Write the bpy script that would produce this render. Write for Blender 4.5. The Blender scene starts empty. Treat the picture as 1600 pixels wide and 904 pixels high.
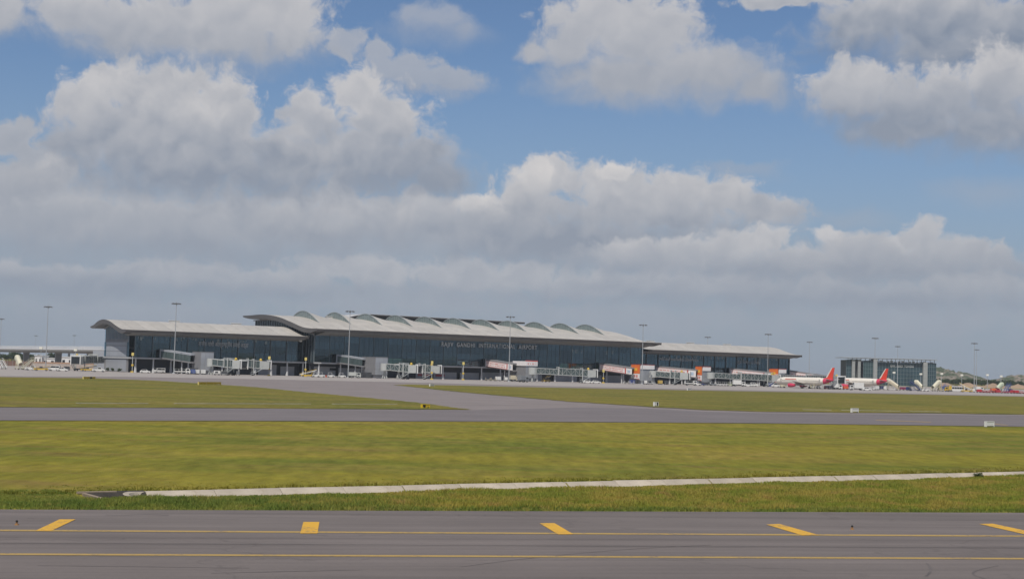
import bpy, bmesh, math, random
import numpy as np
from mathutils import Vector, Matrix
D = bpy.data
sc = bpy.context.scene
COL = sc.collection
random.seed(7)
rng = np.random.default_rng(7)
R_ = math.radians

# ------------------------------------------------------------------ camera
CAM_H = 5.5
ROLL = math.atan(.0265)
FPX = 2350.0                      # focal length in photograph pixels (1600 wide)
PITCH = math.atan((577. - 452.) * math.cos(ROLL) / FPX)
cr, sr, cp, sp = math.cos(ROLL), math.sin(ROLL), math.cos(PITCH), math.sin(PITCH)
cam_d = D.cameras.new('camera')
cam_d.sensor_width = 36.0
cam_d.lens = FPX / 1600 * 36
cam_d.clip_start = 0.5
cam_d.clip_end = 60000
cam = D.objects.new('camera', cam_d)
COL.objects.link(cam)
_r = Vector((1, 0, 0)); _u = Vector((0, -sp, cp)); _f = Vector((0, cp, sp))
right = _r * cr + _u * sr
up = _u * cr - _r * sr
m = Matrix((right, up, -_f)).transposed().to_4x4()
m.translation = (0, 0, CAM_H)
cam.matrix_world = m
sc.camera = cam

def ray(x, y):
    dx = (x - 800) / FPX; dy = (452 - y) / FPX
    a = dx * cr - dy * sr; b = dx * sr + dy * cr
    return Vector((a, cp - b * sp, sp + b * cp))
def ground(x, y, z=0.0):
    d = ray(x, y); t = (z - CAM_H) / d.z
    return Vector((d.x * t, d.y * t, z))
def at_depth(x, y, depth):
    d = ray(x, y); t = depth / d.y
    return Vector((d.x * t, depth, CAM_H + d.z * t))

# ------------------------------------------------------------------ sun, sky, exposure
SUN_EL, SUN_AZ = R_(58), R_(196)      # azimuth measured from +Y towards +X: behind the camera, a little to the left
sun_d = D.lights.new('sun', 'SUN')
sun_d.energy = 3.9
sun_d.angle = R_(0.6)
sun_d.color = (1.0, 0.95, 0.87)
sun = D.objects.new('sun', sun_d)
COL.objects.link(sun)
sdir = Vector((math.sin(SUN_AZ) * math.cos(SUN_EL), math.cos(SUN_AZ) * math.cos(SUN_EL), math.sin(SUN_EL)))
sun.rotation_euler = sdir.to_track_quat('Z', 'Y').to_euler()
sun.location = (0, 0, 200)

sc.view_settings.view_transform = 'Standard'
sc.view_settings.look = 'None'
sc.view_settings.gamma = 1.0
sc.view_settings.exposure = 0.0
sc.view_settings.use_curve_mapping = False
sc.cycles.use_denoising = True
sc.cycles.max_bounces = 6
sc.cycles.transparent_max_bounces = 12
sc.cycles.volume_bounces = 0

class NT:
    """small helper for node trees"""
    def __init__(s, nt): s.nt = nt; s.x = 0
    def n(s, kind, **kw):
        nd = s.nt.nodes.new(kind); s.x += 40; nd.location = (s.x, 0)
        ins = kw.pop('ins', {})
        for k, v in kw.items(): setattr(nd, k, v)
        for k, v in ins.items(): s.put(nd.inputs[k], v)
        return nd
    def put(s, sock, v):
        if isinstance(v, bpy.types.NodeSocket): s.nt.links.new(v, sock)
        else: sock.default_value = v
    def m(s, op, a, b=0.0, c=0.0, clamp=False):
        return s.n('ShaderNodeMath', operation=op, use_clamp=clamp, ins={0: a, 1: b, 2: c}).outputs[0]
    def v(s, op, a, b=(0, 0, 0), c=(0, 0, 0)):
        nd = s.n('ShaderNodeVectorMath', operation=op, ins={0: a, 1: b})
        if op == 'MULTIPLY_ADD': s.put(nd.inputs[2], c)
        return nd.outputs['Value'] if op in ('LENGTH', 'DOT_PRODUCT', 'DISTANCE') else nd.outputs['Vector']
    def mix(s, f, a, b, kind='RGBA', blend='MIX'):
        nd = s.n('ShaderNodeMix', data_type=kind)
        if kind == 'RGBA':
            nd.blend_type = blend; s.put(nd.inputs[0], f); s.put(nd.inputs[6], a); s.put(nd.inputs[7], b); return nd.outputs[2]
        s.put(nd.inputs[0], f); s.put(nd.inputs[2], a); s.put(nd.inputs[3], b); return nd.outputs[0]
    def ss(s, x, lo, hi, a=0.0, b=1.0):
        nd = s.n('ShaderNodeMapRange', interpolation_type='SMOOTHSTEP', ins={'Value': x, 'From Min': lo, 'From Max': hi, 'To Min': a, 'To Max': b})
        return nd.outputs[0]
    def lin(s, x, lo, hi, a=0.0, b=1.0):
        return s.n('ShaderNodeMapRange', ins={'Value': x, 'From Min': lo, 'From Max': hi, 'To Min': a, 'To Max': b}).outputs[0]

# cumulus of the sky the photograph shows, farthest first: top, base (photograph rows), brightness of top and base, opacity, puffs (column, row, half width, half height)
CLOUDS = [
 (455,540,.56,.30,.6,[(200,490,190,26),(620,470,200,24),(1000,500,220,24),(1400,500,200,26)]),
 (250,480,.46,.30,.62,[(200,350,430,95),(620,375,330,80),(950,400,330,70),(1250,440,330,50)]),
 (398,452,.66,.20,.9,[(60,430,130,26),(150,445,90,22),(280,428,120,28),(430,440,110,22),(560,422,120,26),(760,430,130,30),(900,445,90,22)]),
 (420,478,.66,.24,.9,[(1520,450,90,28),(1320,455,120,24),(1150,448,120,24),(1020,440,110,24),(1420,465,80,18)]),
 (285,400,.54,.24,.9,[(100,335,180,48),(270,350,180,48),(400,345,150,48),(20,300,80,40)]),
 (255,340,.44,.20,.9,[(20,215,46,38),(15,285,70,36),(60,250,44,34)]),
 (240,300,.66,.42,.9,[(84,265,36,28)]),
 (285,400,.62,.22,.92,[(665,335,60,38),(645,315,36,28),(720,350,110,44),(800,335,70,50),(760,365,120,30)]),
 (292,350,.95,.60,.95,[(752,314,44,20),(790,330,26,18)]),
 (276,392,.66,.26,.92,[(520,335,85,44),(538,298,26,24),(590,345,64,40),(480,350,90,36)]),
 (240,402,.66,.16,.97,[(858,274,52,38),(820,318,50,54),(965,282,66,34),(1062,300,80,40),(1000,328,190,48),(1130,305,64,32),(1190,325,72,28),(900,372,170,36)]),
 (248,330,.92,.55,.9,[(965,268,34,17),(835,272,26,30)]),
 (355,432,.74,.26,.95,[(1150,385,66,26),(1205,374,44,20),(1060,400,150,28),(1240,412,120,24)]),
 (345,405,.98,.7,.95,[(1302,368,32,15),(1402,382,26,19),(1525,398,18,11)]),
 (345,440,.66,.26,.95,[(1345,388,66,30),(1440,370,36,30),(1490,394,74,28),(1555,412,50,20),(1420,412,150,22)]),
 (250,285,.40,.40,.35,[(1545,300,55,16),(1150,262,62,12),(1330,345,40,12)]),
 (70,170,.50,.34,.75,[(625,108,66,30),(700,125,58,20),(545,62,26,32),(590,80,30,20)]),
 (6,60,.56,.44,.6,[(680,30,58,24),(640,22,28,16),(715,45,30,14)]),
 (104,300,.66,.14,.97,[(556,145,46,44),(490,188,54,44),(604,188,76,58),(560,240,130,58),(650,252,66,42),(470,258,70,40),(680,275,50,24)]),
 (84,305,.66,.12,.98,[(185,128,54,44),(140,165,50,48),(265,140,78,44),(345,148,52,44),(372,188,42,46),(245,200,155,78),(300,242,195,64),(430,240,76,40),(130,225,56,42)]),
 (-60,95,.70,.34,.96,[(120,15,65,38),(200,42,100,42),(300,40,125,56),(400,20,118,64),(458,50,60,38),(330,66,165,26),(5,18,50,36)]),
 (-60,160,.68,.36,.95,[(925,35,84,62),(1010,55,92,74),(895,68,48,34),(1095,108,110,44),(1182,136,50,26),(985,122,120,36),(840,80,30,14)]),
 (-80,118,.60,.02,.96,[(1450,25,165,58),(1560,50,115,66),(1330,40,54,48),(1235,2,115,12),(1480,75,110,36)]),
 (72,225,.64,.14,.96,[(1335,138,74,50),(1450,160,118,52),(1570,128,80,58),(1550,195,105,40),(1420,202,95,26)]),
]
world = D.worlds.new('World')
sc.world = world
world.use_nodes = True
wt = world.node_tree
wt.nodes.clear()
w = NT(wt)
BG = 0.10
U = 23.5                                   # sky unit: 2350 / 100 per radian
def sky_pos(x, y):
    d = ray(x, y).normalized()
    return math.atan2(d.x, d.y) * U, math.asin(d.z) * U
dn = w.v('NORMALIZE', w.n('ShaderNodeTexCoord').outputs['Generated'])
sx = w.n('ShaderNodeSeparateXYZ', ins={0: dn})
az = w.m('MULTIPLY', w.m('ARCTAN2', sx.outputs[0], sx.outputs[1]), U)
el = w.m('MULTIPLY', w.m('ARCSINE', sx.outputs[2]), U)
pos = w.n('ShaderNodeCombineXYZ', ins={0: az, 1: el}).outputs[0]
nz = w.n('ShaderNodeTexNoise', noise_dimensions='2D', ins={'Vector': pos, 'Scale': 1.5, 'Detail': 4.5, 'Roughness': .5})
wp = w.v('MULTIPLY_ADD', w.v('SUBTRACT', nz.outputs['Color'], (.5, .5, .5)), (.5, .4, 0), pos)
def billow(p):
    b1 = w.n('ShaderNodeTexVoronoi', voronoi_dimensions='2D', feature='SMOOTH_F1', ins={'Vector': p, 'Scale': 2.6, 'Detail': 3.0, 'Roughness': .6, 'Smoothness': .5, 'Lacunarity': 2.2}).outputs['Distance']
    b2 = w.n('ShaderNodeTexNoise', noise_dimensions='2D', ins={'Vector': p, 'Scale': 3.2, 'Detail': 8.0, 'Roughness': .56}).outputs[0]
    return w.m('MULTIPLY_ADD', w.m('SUBTRACT', b2, .5), .60, w.m('MULTIPLY', w.m('SUBTRACT', b1, .36), .40))
bil = billow(wp)
def swell(p):
    b1 = w.n('ShaderNodeTexVoronoi', voronoi_dimensions='2D', feature='SMOOTH_F1', ins={'Vector': p, 'Scale': 1.9, 'Detail': 1.4, 'Roughness': .5, 'Smoothness': .8, 'Lacunarity': 2.2}).outputs['Distance']
    b2 = w.n('ShaderNodeTexNoise', noise_dimensions='2D', ins={'Vector': p, 'Scale': 2.2, 'Detail': 3.5, 'Roughness': .5}).outputs[0]
    return w.m('MULTIPLY_ADD', b2, .7, w.m('MULTIPLY', b1, .55))
relief = w.m('SUBTRACT', swell(w.v('ADD', wp, (-.10, .20, 0))), swell(wp))
broad = w.n('ShaderNodeTexNoise', noise_dimensions='2D', ins={'Vector': pos, 'Scale': .9, 'Detail': 3.0, 'Roughness': .5}).outputs[0]
broad = w.m('SUBTRACT', broad, .5)
sky = w.n('ShaderNodeTexSky', sky_type='NISHITA', sun_disc=False, sun_elevation=SUN_EL, sun_rotation=SUN_AZ, altitude=600, air_density=1.0, dust_density=.6, ozone_density=2.5)
skyc = w.v('MULTIPLY', sky.outputs[0], (.068, .074, .083))
veil = w.ss(el, 5.2, .6)
c = w.mix(w.m('MULTIPLY', veil, .62), skyc, (.255, .315, .415, 1))
DARK, LIGHT = Vector((.215, .260, .340)), Vector((.635, .618, .618))
def tone(v):
    t = DARK.lerp(LIGHT, v); return (t.x, t.y, t.z, 1)
def cover(c, q, hgt, tl, tb, op, soft=.34):
    """lay one cloud over what lies behind it; hgt runs from 0 at its base to 1 at its top"""
    f = w.m('MULTIPLY_ADD', bil, w.lin(hgt, 0, .8, .55, 1.0), q)
    sf = w.lin(hgt, .05, .8, soft * 2.4, soft)
    a = w.m('MULTIPLY', w.ss(f, w.m('MULTIPLY_ADD', sf, .55, 1.0), w.m('MULTIPLY_ADD', sf, -.45, 1.0)), op)
    rim = w.m('MULTIPLY', w.m('MULTIPLY', w.ss(f, .45, 1.05), hgt), .26)
    l = w.m('ADD', w.m('MULTIPLY_ADD', relief, .62, hgt), rim)
    l = w.m('MULTIPLY_ADD', broad, .5, l)
    col = w.mix(w.m('MINIMUM', w.m('MAXIMUM', l, 0.0), 1.25), tone(tb), tone(tl))
    col.node.clamp_factor = False
    return w.mix(a, c, col)
# beyond the photographed part of the sky the same kind of cumulus goes on, scattered
far = w.n('ShaderNodeTexNoise', noise_dimensions='2D', ins={'Vector': pos, 'Scale': .40, 'Detail': 2.0, 'Roughness': .5}).outputs[0]
far2 = w.n('ShaderNodeTexNoise', noise_dimensions='2D', ins={'Vector': w.v('ADD', pos, (0, .8, 0)), 'Scale': .40, 'Detail': 2.0, 'Roughness': .5}).outputs[0]
edge = w.m('MAXIMUM', w.m('DIVIDE', w.m('ABSOLUTE', az), 8.4), w.m('DIVIDE', el, 6.6))
qf = w.m('ADD', w.lin(far, .42, .60, 1.6, .3), w.ss(edge, 1.12, .98, 0, 3))
c = cover(c, qf, w.m('MULTIPLY_ADD', w.m('SUBTRACT', far, far2), 3.0, .45), .66, .08, .97)
for top, base, tl, tb, op, puffs in CLOUDS:
    q = None
    for x, y, rx, ry in puffs:
        a_, e_ = sky_pos(x, y); ix, iy = 90 / rx, 90 / ry
        l = w.v('LENGTH', w.v('MULTIPLY_ADD', wp, (ix, iy, 0), (-a_ * ix, -e_ * iy, 0)))
        q = l if q is None else w.m('SMOOTH_MIN', q, l, .25)
    e0 = sky_pos(puffs[0][0], base)[1]; e1 = sky_pos(puffs[0][0], top)[1]
    c = cover(c, q, w.ss(el, e0, e0 + (e1 - e0) * .86), tl, tb, op, .50 if op > .7 else .95)
# the lowest air is thick with haze
c = w.mix(w.ss(el, 3.3, .0, 0, .70), c, (.285, .33, .405, 1))
bgn = w.n('ShaderNodeBackground', ins={'Color': w.v('MULTIPLY', c, (1 / BG,) * 3), 'Strength': BG})
wo = w.n('ShaderNodeOutputWorld')
wt.links.new(bgn.outputs[0], wo.inputs[0])
world.cycles.sampling_method = 'MANUAL'
world.cycles.sample_map_resolution = 512

# ------------------------------------------------------------------ mesh helpers
class MB:
    """collects shapes; build() links them as one mesh object"""
    def __init__(s): s.v = []; s.f = []
    def add(s, vs, fs):
        o = len(s.v); s.v += [tuple(p) for p in vs]; s.f += [tuple(i + o for i in q) for q in fs]; return s
    def box(s, x0, x1, y0, y1, z0, z1):
        v = [(x, y, z) for z in (z0, z1) for y in (y0, y1) for x in (x0, x1)]
        return s.add(v, [(0, 2, 3, 1), (4, 5, 7, 6), (0, 1, 5, 4), (2, 6, 7, 3), (0, 4, 6, 2), (1, 3, 7, 5)])
    def bar(s, p, q, w, h=None, upv=(0, 0, 1)):
        h = h or w; p = Vector(p); q = Vector(q); d = (q - p).normalized(); u = Vector(upv)
        if abs(d.dot(u)) > .98: u = Vector((1, 0, 0))
        a = d.cross(u).normalized() * w / 2; b = a.cross(d).normalized() * h / 2
        v = [e + a * i + b * j for e in (p, q) for i, j in ((-1, -1), (1, -1), (1, 1), (-1, 1))]
        return s.add(v, [(3, 2, 1, 0), (4, 5, 6, 7), (0, 1, 5, 4), (1, 2, 6, 5), (2, 3, 7, 6), (3, 0, 4, 7)])
    def tube(s, p, q, r0, r1=None, n=10, caps=True):
        r1 = r0 if r1 is None else r1; p = Vector(p); q = Vector(q); d = (q - p).normalized()
        u = Vector((0, 0, 1)) if abs(d.z) < .9 else Vector((1, 0, 0)); a = d.cross(u).normalized(); b = a.cross(d)
        v = []
        for e, r in ((p, r0), (q, r1)):
            v += [e + (a * math.cos(2 * math.pi * i / n) + b * math.sin(2 * math.pi * i / n)) * r for i in range(n)]
        f = [(i, (i + 1) % n, n + (i + 1) % n, n + i) for i in range(n)]
        if caps: f += [tuple(range(n - 1, -1, -1)), tuple(range(n, 2 * n))]
        return s.add(v, f)
    def extr(s, poly, y0, y1, ax='y', inset=0.0):
        """extrude a polygon given as (x, z) pairs along y (or as (y, z) along x)"""
        n = len(poly)
        P = (lambda a, t, c: (a, t, c)) if ax == 'y' else (lambda a, t, c: (t, a, c))
        v = [P(a, y0, c) for a, c in poly] + [P(a, y1, c) for a, c in poly]
        f = [tuple(range(n)), tuple(range(2 * n - 1, n - 1, -1))] + [(i, n + i, n + (i + 1) % n, (i + 1) % n) for i in range(n)]
        return s.add(v, f)
    def rings(s, rings, caps=True, closed=True):
        n = len(rings[0]); v = [p for r in rings for p in r]; f = []
        for k in range(len(rings) - 1):
            for i in range(n if closed else n - 1):
                j = (i + 1) % n; f.append((k * n + i, k * n + j, (k + 1) * n + j, (k + 1) * n + i))
        if caps and closed: f += [tuple(range(n - 1, -1, -1)), tuple(range((len(rings) - 1) * n, len(rings) * n))]
        return s.add(v, f)
    def sphere(s, c, r, n=10, k=6, sc3=(1, 1, 1)):
        rs = []
        for j in range(k + 1):
            t = -math.pi / 2 + math.pi * j / k; rr = max(math.cos(t), .02)
            rs.append([(c[0] + r * sc3[0] * rr * math.cos(2 * math.pi * i / n), c[1] + r * sc3[1] * rr * math.sin(2 * math.pi * i / n), c[2] + r * sc3[2] * math.sin(t)) for i in range(n)])
        return s.rings(rs)
    def mesh(s, name, smooth=False):
        me = D.meshes.new(name); me.from_pydata(s.v, [], s.f)
        bm = bmesh.new(); bm.from_mesh(me); bmesh.ops.recalc_face_normals(bm, faces=bm.faces); bm.to_mesh(me); bm.free()
        if smooth:
            me.polygons.foreach_set('use_smooth', [True] * len(me.polygons))
            me.set_sharp_from_angle(angle=R_(38))
        return me
    def build(s, name, mt, parent=None, loc=None, rz=None, smooth=False):
        return link(name, s.mesh(name, smooth), mt, parent, loc, rz)
def link(name, me, mt=None, parent=None, loc=None, rz=None):
    o = D.objects.new(name, me); COL.objects.link(o)
    if mt is not None and not me.materials: me.materials.append(mt)
    if parent: o.parent = parent
    if loc is not None: o.location = loc
    if rz is not None: o.rotation_euler = (0, 0, rz)
    return o
def tag(o, label=None, cat=None, group=None, kind=None):
    for k, v in (('label', label), ('category', cat), ('group', group), ('kind', kind)):
        if v: o[k] = v
    return o
def thing(name, label, cat, loc=(0, 0, 0), rz=0.0, group=None):
    o = D.objects.new(name, None); COL.objects.link(o); o.empty_display_size = .3
    o.location = loc; o.rotation_euler = (0, 0, rz)
    return tag(o, label, cat, group)
def copy_tree(o, parent=None):
    c_ = o.copy(); COL.objects.link(c_); c_.parent = parent
    for ch in list(o.children): copy_tree(ch, c_)
    return c_
def again(src, label, loc, rz, group=None):
    c_ = copy_tree(src); c_.location = loc; c_.rotation_euler = (0, 0, rz); c_['label'] = label
    if group: c_['group'] = group
    return c_

# ------------------------------------------------------------------ materials
_M = {}
def mat(name, col, rough=.6, var=.12, scale=1.5, metal=0.0, spec=.4, coat=0.0, bump=0.0, dirt=None, stretch=(1, 1, 1), each=0.0):
    if name in _M: return _M[name]
    mm = D.materials.new(name); mm.use_nodes = True
    t = NT(mm.node_tree); mm.node_tree.nodes.clear()
    p = t.v('MULTIPLY', t.n('ShaderNodeTexCoord').outputs['Object'], stretch)
    n1 = t.n('ShaderNodeTexNoise', ins={'Vector': p, 'Scale': scale, 'Detail': 5.0, 'Roughness': .6}).outputs[0]
    f = t.lin(n1, .3, .7, 1 - var, 1 + var)
    if each: f = t.m('MULTIPLY', f, t.lin(t.n('ShaderNodeObjectInfo').outputs['Random'], 0, 1, 1 - each, 1 + each))
    base = t.v('SCALE', (col[0], col[1], col[2])); t.put(base.node.inputs['Scale'], f)
    if dirt:
        n2 = t.n('ShaderNodeTexNoise', ins={'Vector': t.v('MULTIPLY', p, (1, 1, .35)), 'Scale': scale * 1.9, 'Detail': 6.0, 'Roughness': .65}).outputs[0]
        base = t.mix(t.ss(n2, .52, .74, 0, .7), base, (*dirt, 1))
    b = t.n('ShaderNodeBsdfPrincipled', ins={'Base Color': base, 'Metallic': metal, 'Specular IOR Level': spec, 'Coat Weight': coat})
    t.put(b.inputs['Roughness'], t.lin(n1, .3, .7, max(rough - .07, .02), min(rough + .07, 1)))
    if bump:
        bn = t.n('ShaderNodeBump', ins={'Height': n1, 'Strength': bump, 'Distance': .05}); t.put(b.inputs['Normal'], bn.outputs[0])
    o = t.n('ShaderNodeOutputMaterial'); mm.node_tree.links.new(b.outputs[0], o.inputs[0])
    _M[name] = mm
    return mm

def grass_material(name, green, olive, straw, soil, scale=1.0):
    mm = D.materials.new(name); mm.use_nodes = True; t = NT(mm.node_tree); mm.node_tree.nodes.clear()
    p = t.n('ShaderNodeNewGeometry').outputs['Position']
    def nz(s_, d_=5.0, r_=.6, off=0.0, st=(1, 1, 1)):
        return t.n('ShaderNodeTexNoise', ins={'Vector': t.v('MULTIPLY_ADD', p, st, (off, off * .7, 0)), 'Scale': s_ * scale, 'Detail': d_, 'Roughness': r_}).outputs[0]
    big, mid, small, fine = nz(.05, 4, .6, 3.0, (.55, 1, 1)), nz(.13, 5, .62, 11.0, (.5, 1, 1)), nz(.9, 5, .65, 27.0), nz(6.0, 4, .7, 41.0)
    c_ = t.mix(t.ss(big, .38, .60), (*green, 1), (*olive, 1))
    c_ = t.mix(t.ss(mid, .45, .70, 0, .75), c_, (*straw, 1))
    c_ = t.mix(t.ss(small, .50, .74, 0, .6), c_, (*green, 1))
    c_ = t.mix(t.ss(nz(.22, 6, .7, 71.0, (.4, 1, 1)), .50, .68, 0, .65), c_, (*soil, 1))
    k = t.m('ADD', t.lin(fine, .25, .75, -.12, .12), t.lin(nz(1.1, 4, .65, 53.0, (1, .28, 1)), .3, .7, .76, 1.24))
    k = t.m('ADD', k, t.lin(nz(.35, 3, .6, 87.0, (1, .3, 1)), .3, .7, -.10, .10))
    sc_ = t.v('SCALE', c_); t.put(sc_.node.inputs['Scale'], k)
    b = t.n('ShaderNodeBsdfPrincipled', ins={'Base Color': sc_, 'Roughness': .95, 'Specular IOR Level': .08})
    bn = t.n('ShaderNodeBump', ins={'Height': t.m('ADD', fine, small), 'Strength': .6, 'Distance': .12}); t.put(b.inputs['Normal'], bn.outputs[0])
    o = t.n('ShaderNodeOutputMaterial'); mm.node_tree.links.new(b.outputs[0], o.inputs[0])
    return mm
GREEN, OLIVE, STRAW, SOIL = (.118, .130, .020), (.195, .170, .024), (.235, .178, .040), (.170, .118, .040)
M_GRASS = grass_material('mown_grass', GREEN, OLIVE, STRAW, SOIL)
M_VERGE = grass_material('verge_grass', (.105, .112, .024), (.160, .140, .028), (.205, .160, .048), (.15, .105, .045))

def paving(name, col, ang, streak=.16, blotch=.12, crack=0.0, slab=0.0):
    """asphalt or concrete with wheel streaks along its own direction and blotches of wear"""
    mm = D.materials.new(name); mm.use_nodes = True; t = NT(mm.node_tree); mm.node_tree.nodes.clear()
    g = t.n('ShaderNodeNewGeometry').outputs['Position']
    rot = t.n('ShaderNodeVectorRotate', rotation_type='Z_AXIS', ins={'Vector': g, 'Angle': -ang}).outputs[0]
    def nz(v, s_, d_, r_): return t.n('ShaderNodeTexNoise', ins={'Vector': v, 'Scale': s_, 'Detail': d_, 'Roughness': r_}).outputs[0]
    st = nz(t.v('MULTIPLY', rot, (.012, 1, 1)), .9, 5.0, .6)
    st2 = nz(t.v('MULTIPLY', rot, (.03, 1, 1)), 4.0, 4.0, .6)
    bl = nz(rot, .12, 6.0, .6); fi = nz(rot, 9.0, 4.0, .7)
    k = t.m('ADD', t.lin(st, .3, .7, 1 - streak, 1 + streak), t.lin(bl, .3, .7, -blotch, blotch))
    k = t.m('ADD', k, t.lin(st2, .3, .7, -streak * .5, streak * .5))
    k = t.m('ADD', k, t.lin(fi, .3, .7, -.10, .10))
    if crack:
        vo = t.n('ShaderNodeTexVoronoi', feature='DISTANCE_TO_EDGE', ins={'Vector': t.v('MULTIPLY', t.v('MULTIPLY_ADD', t.n('ShaderNodeTexNoise', ins={'Vector': rot, 'Scale': .5, 'Detail': 4.0}).outputs['Color'], (3, 3, 3), rot), (.25, .7, 1)), 'Scale': .22}).outputs[0]
        k = t.m('MULTIPLY', k, t.ss(vo, 0.0, .012, 1 - crack, 1))
    if slab:
        br = t.n('ShaderNodeTexBrick', offset=0.0, ins={'Vector': rot, 'Scale': 1.0, 'Mortar Size': .06, 'Brick Width': slab, 'Row Height': slab, 'Color1': (1, 1, 1, 1), 'Color2': (.93, .93, .93, 1), 'Mortar': (.72, .72, .72, 1)}).outputs[0]
        base = t.v('MULTIPLY', br, tuple(col))
        k2 = t.v('SCALE', base); t.put(k2.node.inputs['Scale'], k)
    else:
        k2 = t.v('SCALE', tuple(col)); t.put(k2.node.inputs['Scale'], k)
    b = t.n('ShaderNodeBsdfPrincipled', ins={'Base Color': k2, 'Specular IOR Level': .25})
    t.put(b.inputs['Roughness'], t.lin(fi, .3, .7, .72, .92))
    bn = t.n('ShaderNodeBump', ins={'Height': fi, 'Strength': .35, 'Distance': .02}); t.put(b.inputs['Normal'], bn.outputs[0])
    o = t.n('ShaderNodeOutputMaterial'); mm.node_tree.links.new(b.outputs[0], o.inputs[0])
    return mm
M_TAXI = paving('taxiway_asphalt', (.138, .118, .110), R_(11), .18, .10, .15)
M_MIDTAXI = paving('far_taxiway_asphalt', (.150, .132, .132), R_(29), .16, .08)
M_APRONASPH = paving('apron_asphalt', (.195, .168, .160), R_(32), .14, .10)
M_CONC = paving('apron_concrete', (.315, .284, .264), R_(34.4), .07, .08, 0, 7.5)

def paint(name, col, wear=.35):
    mm = D.materials.new(name); mm.use_nodes = True; t = NT(mm.node_tree); mm.node_tree.nodes.clear()
    g = t.n('ShaderNodeNewGeometry').outputs['Position']
    n1 = t.n('ShaderNodeTexNoise', ins={'Vector': g, 'Scale': 7.0, 'Detail': 6.0, 'Roughness': .7}).outputs[0]
    n2 = t.n('ShaderNodeTexNoise', ins={'Vector': g, 'Scale': .8, 'Detail': 3.0, 'Roughness': .6}).outputs[0]
    c_ = t.mix(t.ss(t.m('MULTIPLY_ADD', n2, .6, n1), .80, 1.02, 0, wear), (*col, 1), (.13, .11, .10, 1))
    b = t.n('ShaderNodeBsdfPrincipled', ins={'Base Color': c_, 'Roughness': .7, 'Specular IOR Level': .25})
    o = t.n('ShaderNodeOutputMaterial'); mm.node_tree.links.new(b.outputs[0], o.inputs[0]); return mm
M_YELLOW = paint('yellow_road_paint', (.58, .325, .035), .8)
M_YLINE = paint('worn_yellow_paint', (.36, .24, .075), .85)

# ------------------------------------------------------------------ ground
def sheet(name, pts, z, mt, kind='structure', parent=None, rag=None):
    if rag:
        out = []; rr = random.Random(len(pts))
        for i, p in enumerate(pts):
            q = pts[(i + 1) % len(pts)]; L = math.hypot(q[0] - p[0], q[1] - p[1]); n = int(min(L / rag[0], 80)) + 1
            for k in range(n):
                f = k / n; j = rag[1] * min(1.0, n - 1)
                out.append((p[0] + (q[0] - p[0]) * f + rr.gauss(0, .3) * (k > 0), p[1] + (q[1] - p[1]) * f + rr.gauss(0, j) * (k > 0)))
        pts = out
    me = D.meshes.new(name); me.from_pydata([(p[0], p[1], z) for p in pts], [], [tuple(range(len(pts)))])
    bm = bmesh.new(); bm.from_mesh(me); bmesh.ops.triangulate(bm, faces=bm.faces)
    for f in bm.faces:
        if f.normal.z < 0: f.normal_flip()
    bm.to_mesh(me); bm.free()
    o = link(name, me, mt, parent)
    if kind and not parent: o['kind'] = kind
    return o
# drainage channel frame: s runs along it, t across it, away from the taxiway
CH_A = R_(33.0)
ch_s = Vector((math.cos(CH_A), math.sin(CH_A))); ch_t = Vector((-ch_s.y, ch_s.x))
CH_O = Vector((-14.6, 59.4))
CH_W = 3.05
def ch(s_, t_): return (CH_O.x + ch_s.x * s_ + ch_t.x * t_, CH_O.y + ch_s.y * s_ + ch_t.y * t_)
S = [-8800, -3000, -600, -120, -40, -12, -4, -1.0, 0, 1] + list(range(4, 100, 4)) + [120, 200, 300, 900, 4000, 8800]
Tt = [-8800, -2000, -300, -60, -20, -6, -1.5, 0, .8, 1.7, CH_W, CH_W + .6, 6, 12, 30, 80, 300, 1200, 4000, 8800]
vv = []; ff = []
for j, t_ in enumerate(Tt):
    for i, s_ in enumerate(S):
        z = 0.0
        if -1.0 <= s_ <= 300 and t_ in (.8, 1.7): z = -.85
        vv.append((*ch(s_, t_), z))
n_ = len(S)
for j in range(len(Tt) - 1):
    for i in range(n_ - 1): ff.append((j * n_ + i, j * n_ + i + 1, (j + 1) * n_ + i + 1, (j + 1) * n_ + i))
me = D.meshes.new('grass_field'); me.from_pydata(vv, [], ff)
tag(link('grass_field', me, M_GRASS), kind='structure')

def line_x(p, q, k0, k1):
    p = Vector(p[:2]); q = Vector(q[:2]); d = (q - p).normalized()
    return p - d * k0, q + d * k1
# near taxiway: from its far edge back under the camera
e0, e1 = line_x(ground(0, 796), ground(1600, 801), 700, 700)
back = Vector((0.22, -.975)) * 130
near_taxi = sheet('taxiway', [e0, e1, e1 + back, e0 + back], .02, M_TAXI)
def strip(name, p0, p1, half0, half1, k, mt, par, z):
    """a painted line through two photograph points, half0/half1 rows thick"""
    a0, a1 = line_x(ground(p0[0], p0[1] - half0), ground(p1[0], p1[1] - half1), k, k)
    b0, b1 = line_x(ground(p0[0], p0[1] + half0), ground(p1[0], p1[1] + half1), k, k)
    return sheet(name, [b0, b1, a1, a0], z, mt, None, par)
strip('edge_line', (0, 829), (1600, 837.8), 1.15, 1.1, 0, M_YLINE, near_taxi, .028)
strip('guide_line', (0, 866.3), (1600, 873.2), 1.3, 1.25, 0, M_YLINE, near_taxi, .028)
for q in ([(55, 830), (80, 830), (118, 812), (93, 812)], [(469, 834), (496, 834), (499, 816), (474, 816)], [(872, 835.5), (896, 835.2), (866, 817.6), (843, 818)],
          [(1254, 837), (1280, 836.6), (1218, 819), (1197, 820)], [(1618, 839), (1648, 839), (1551, 818.5), (1530, 819)]):
    sheet('shoulder_stripe', [ground(*a) for a in q], .033, M_YELLOW, None, near_taxi)

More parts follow.
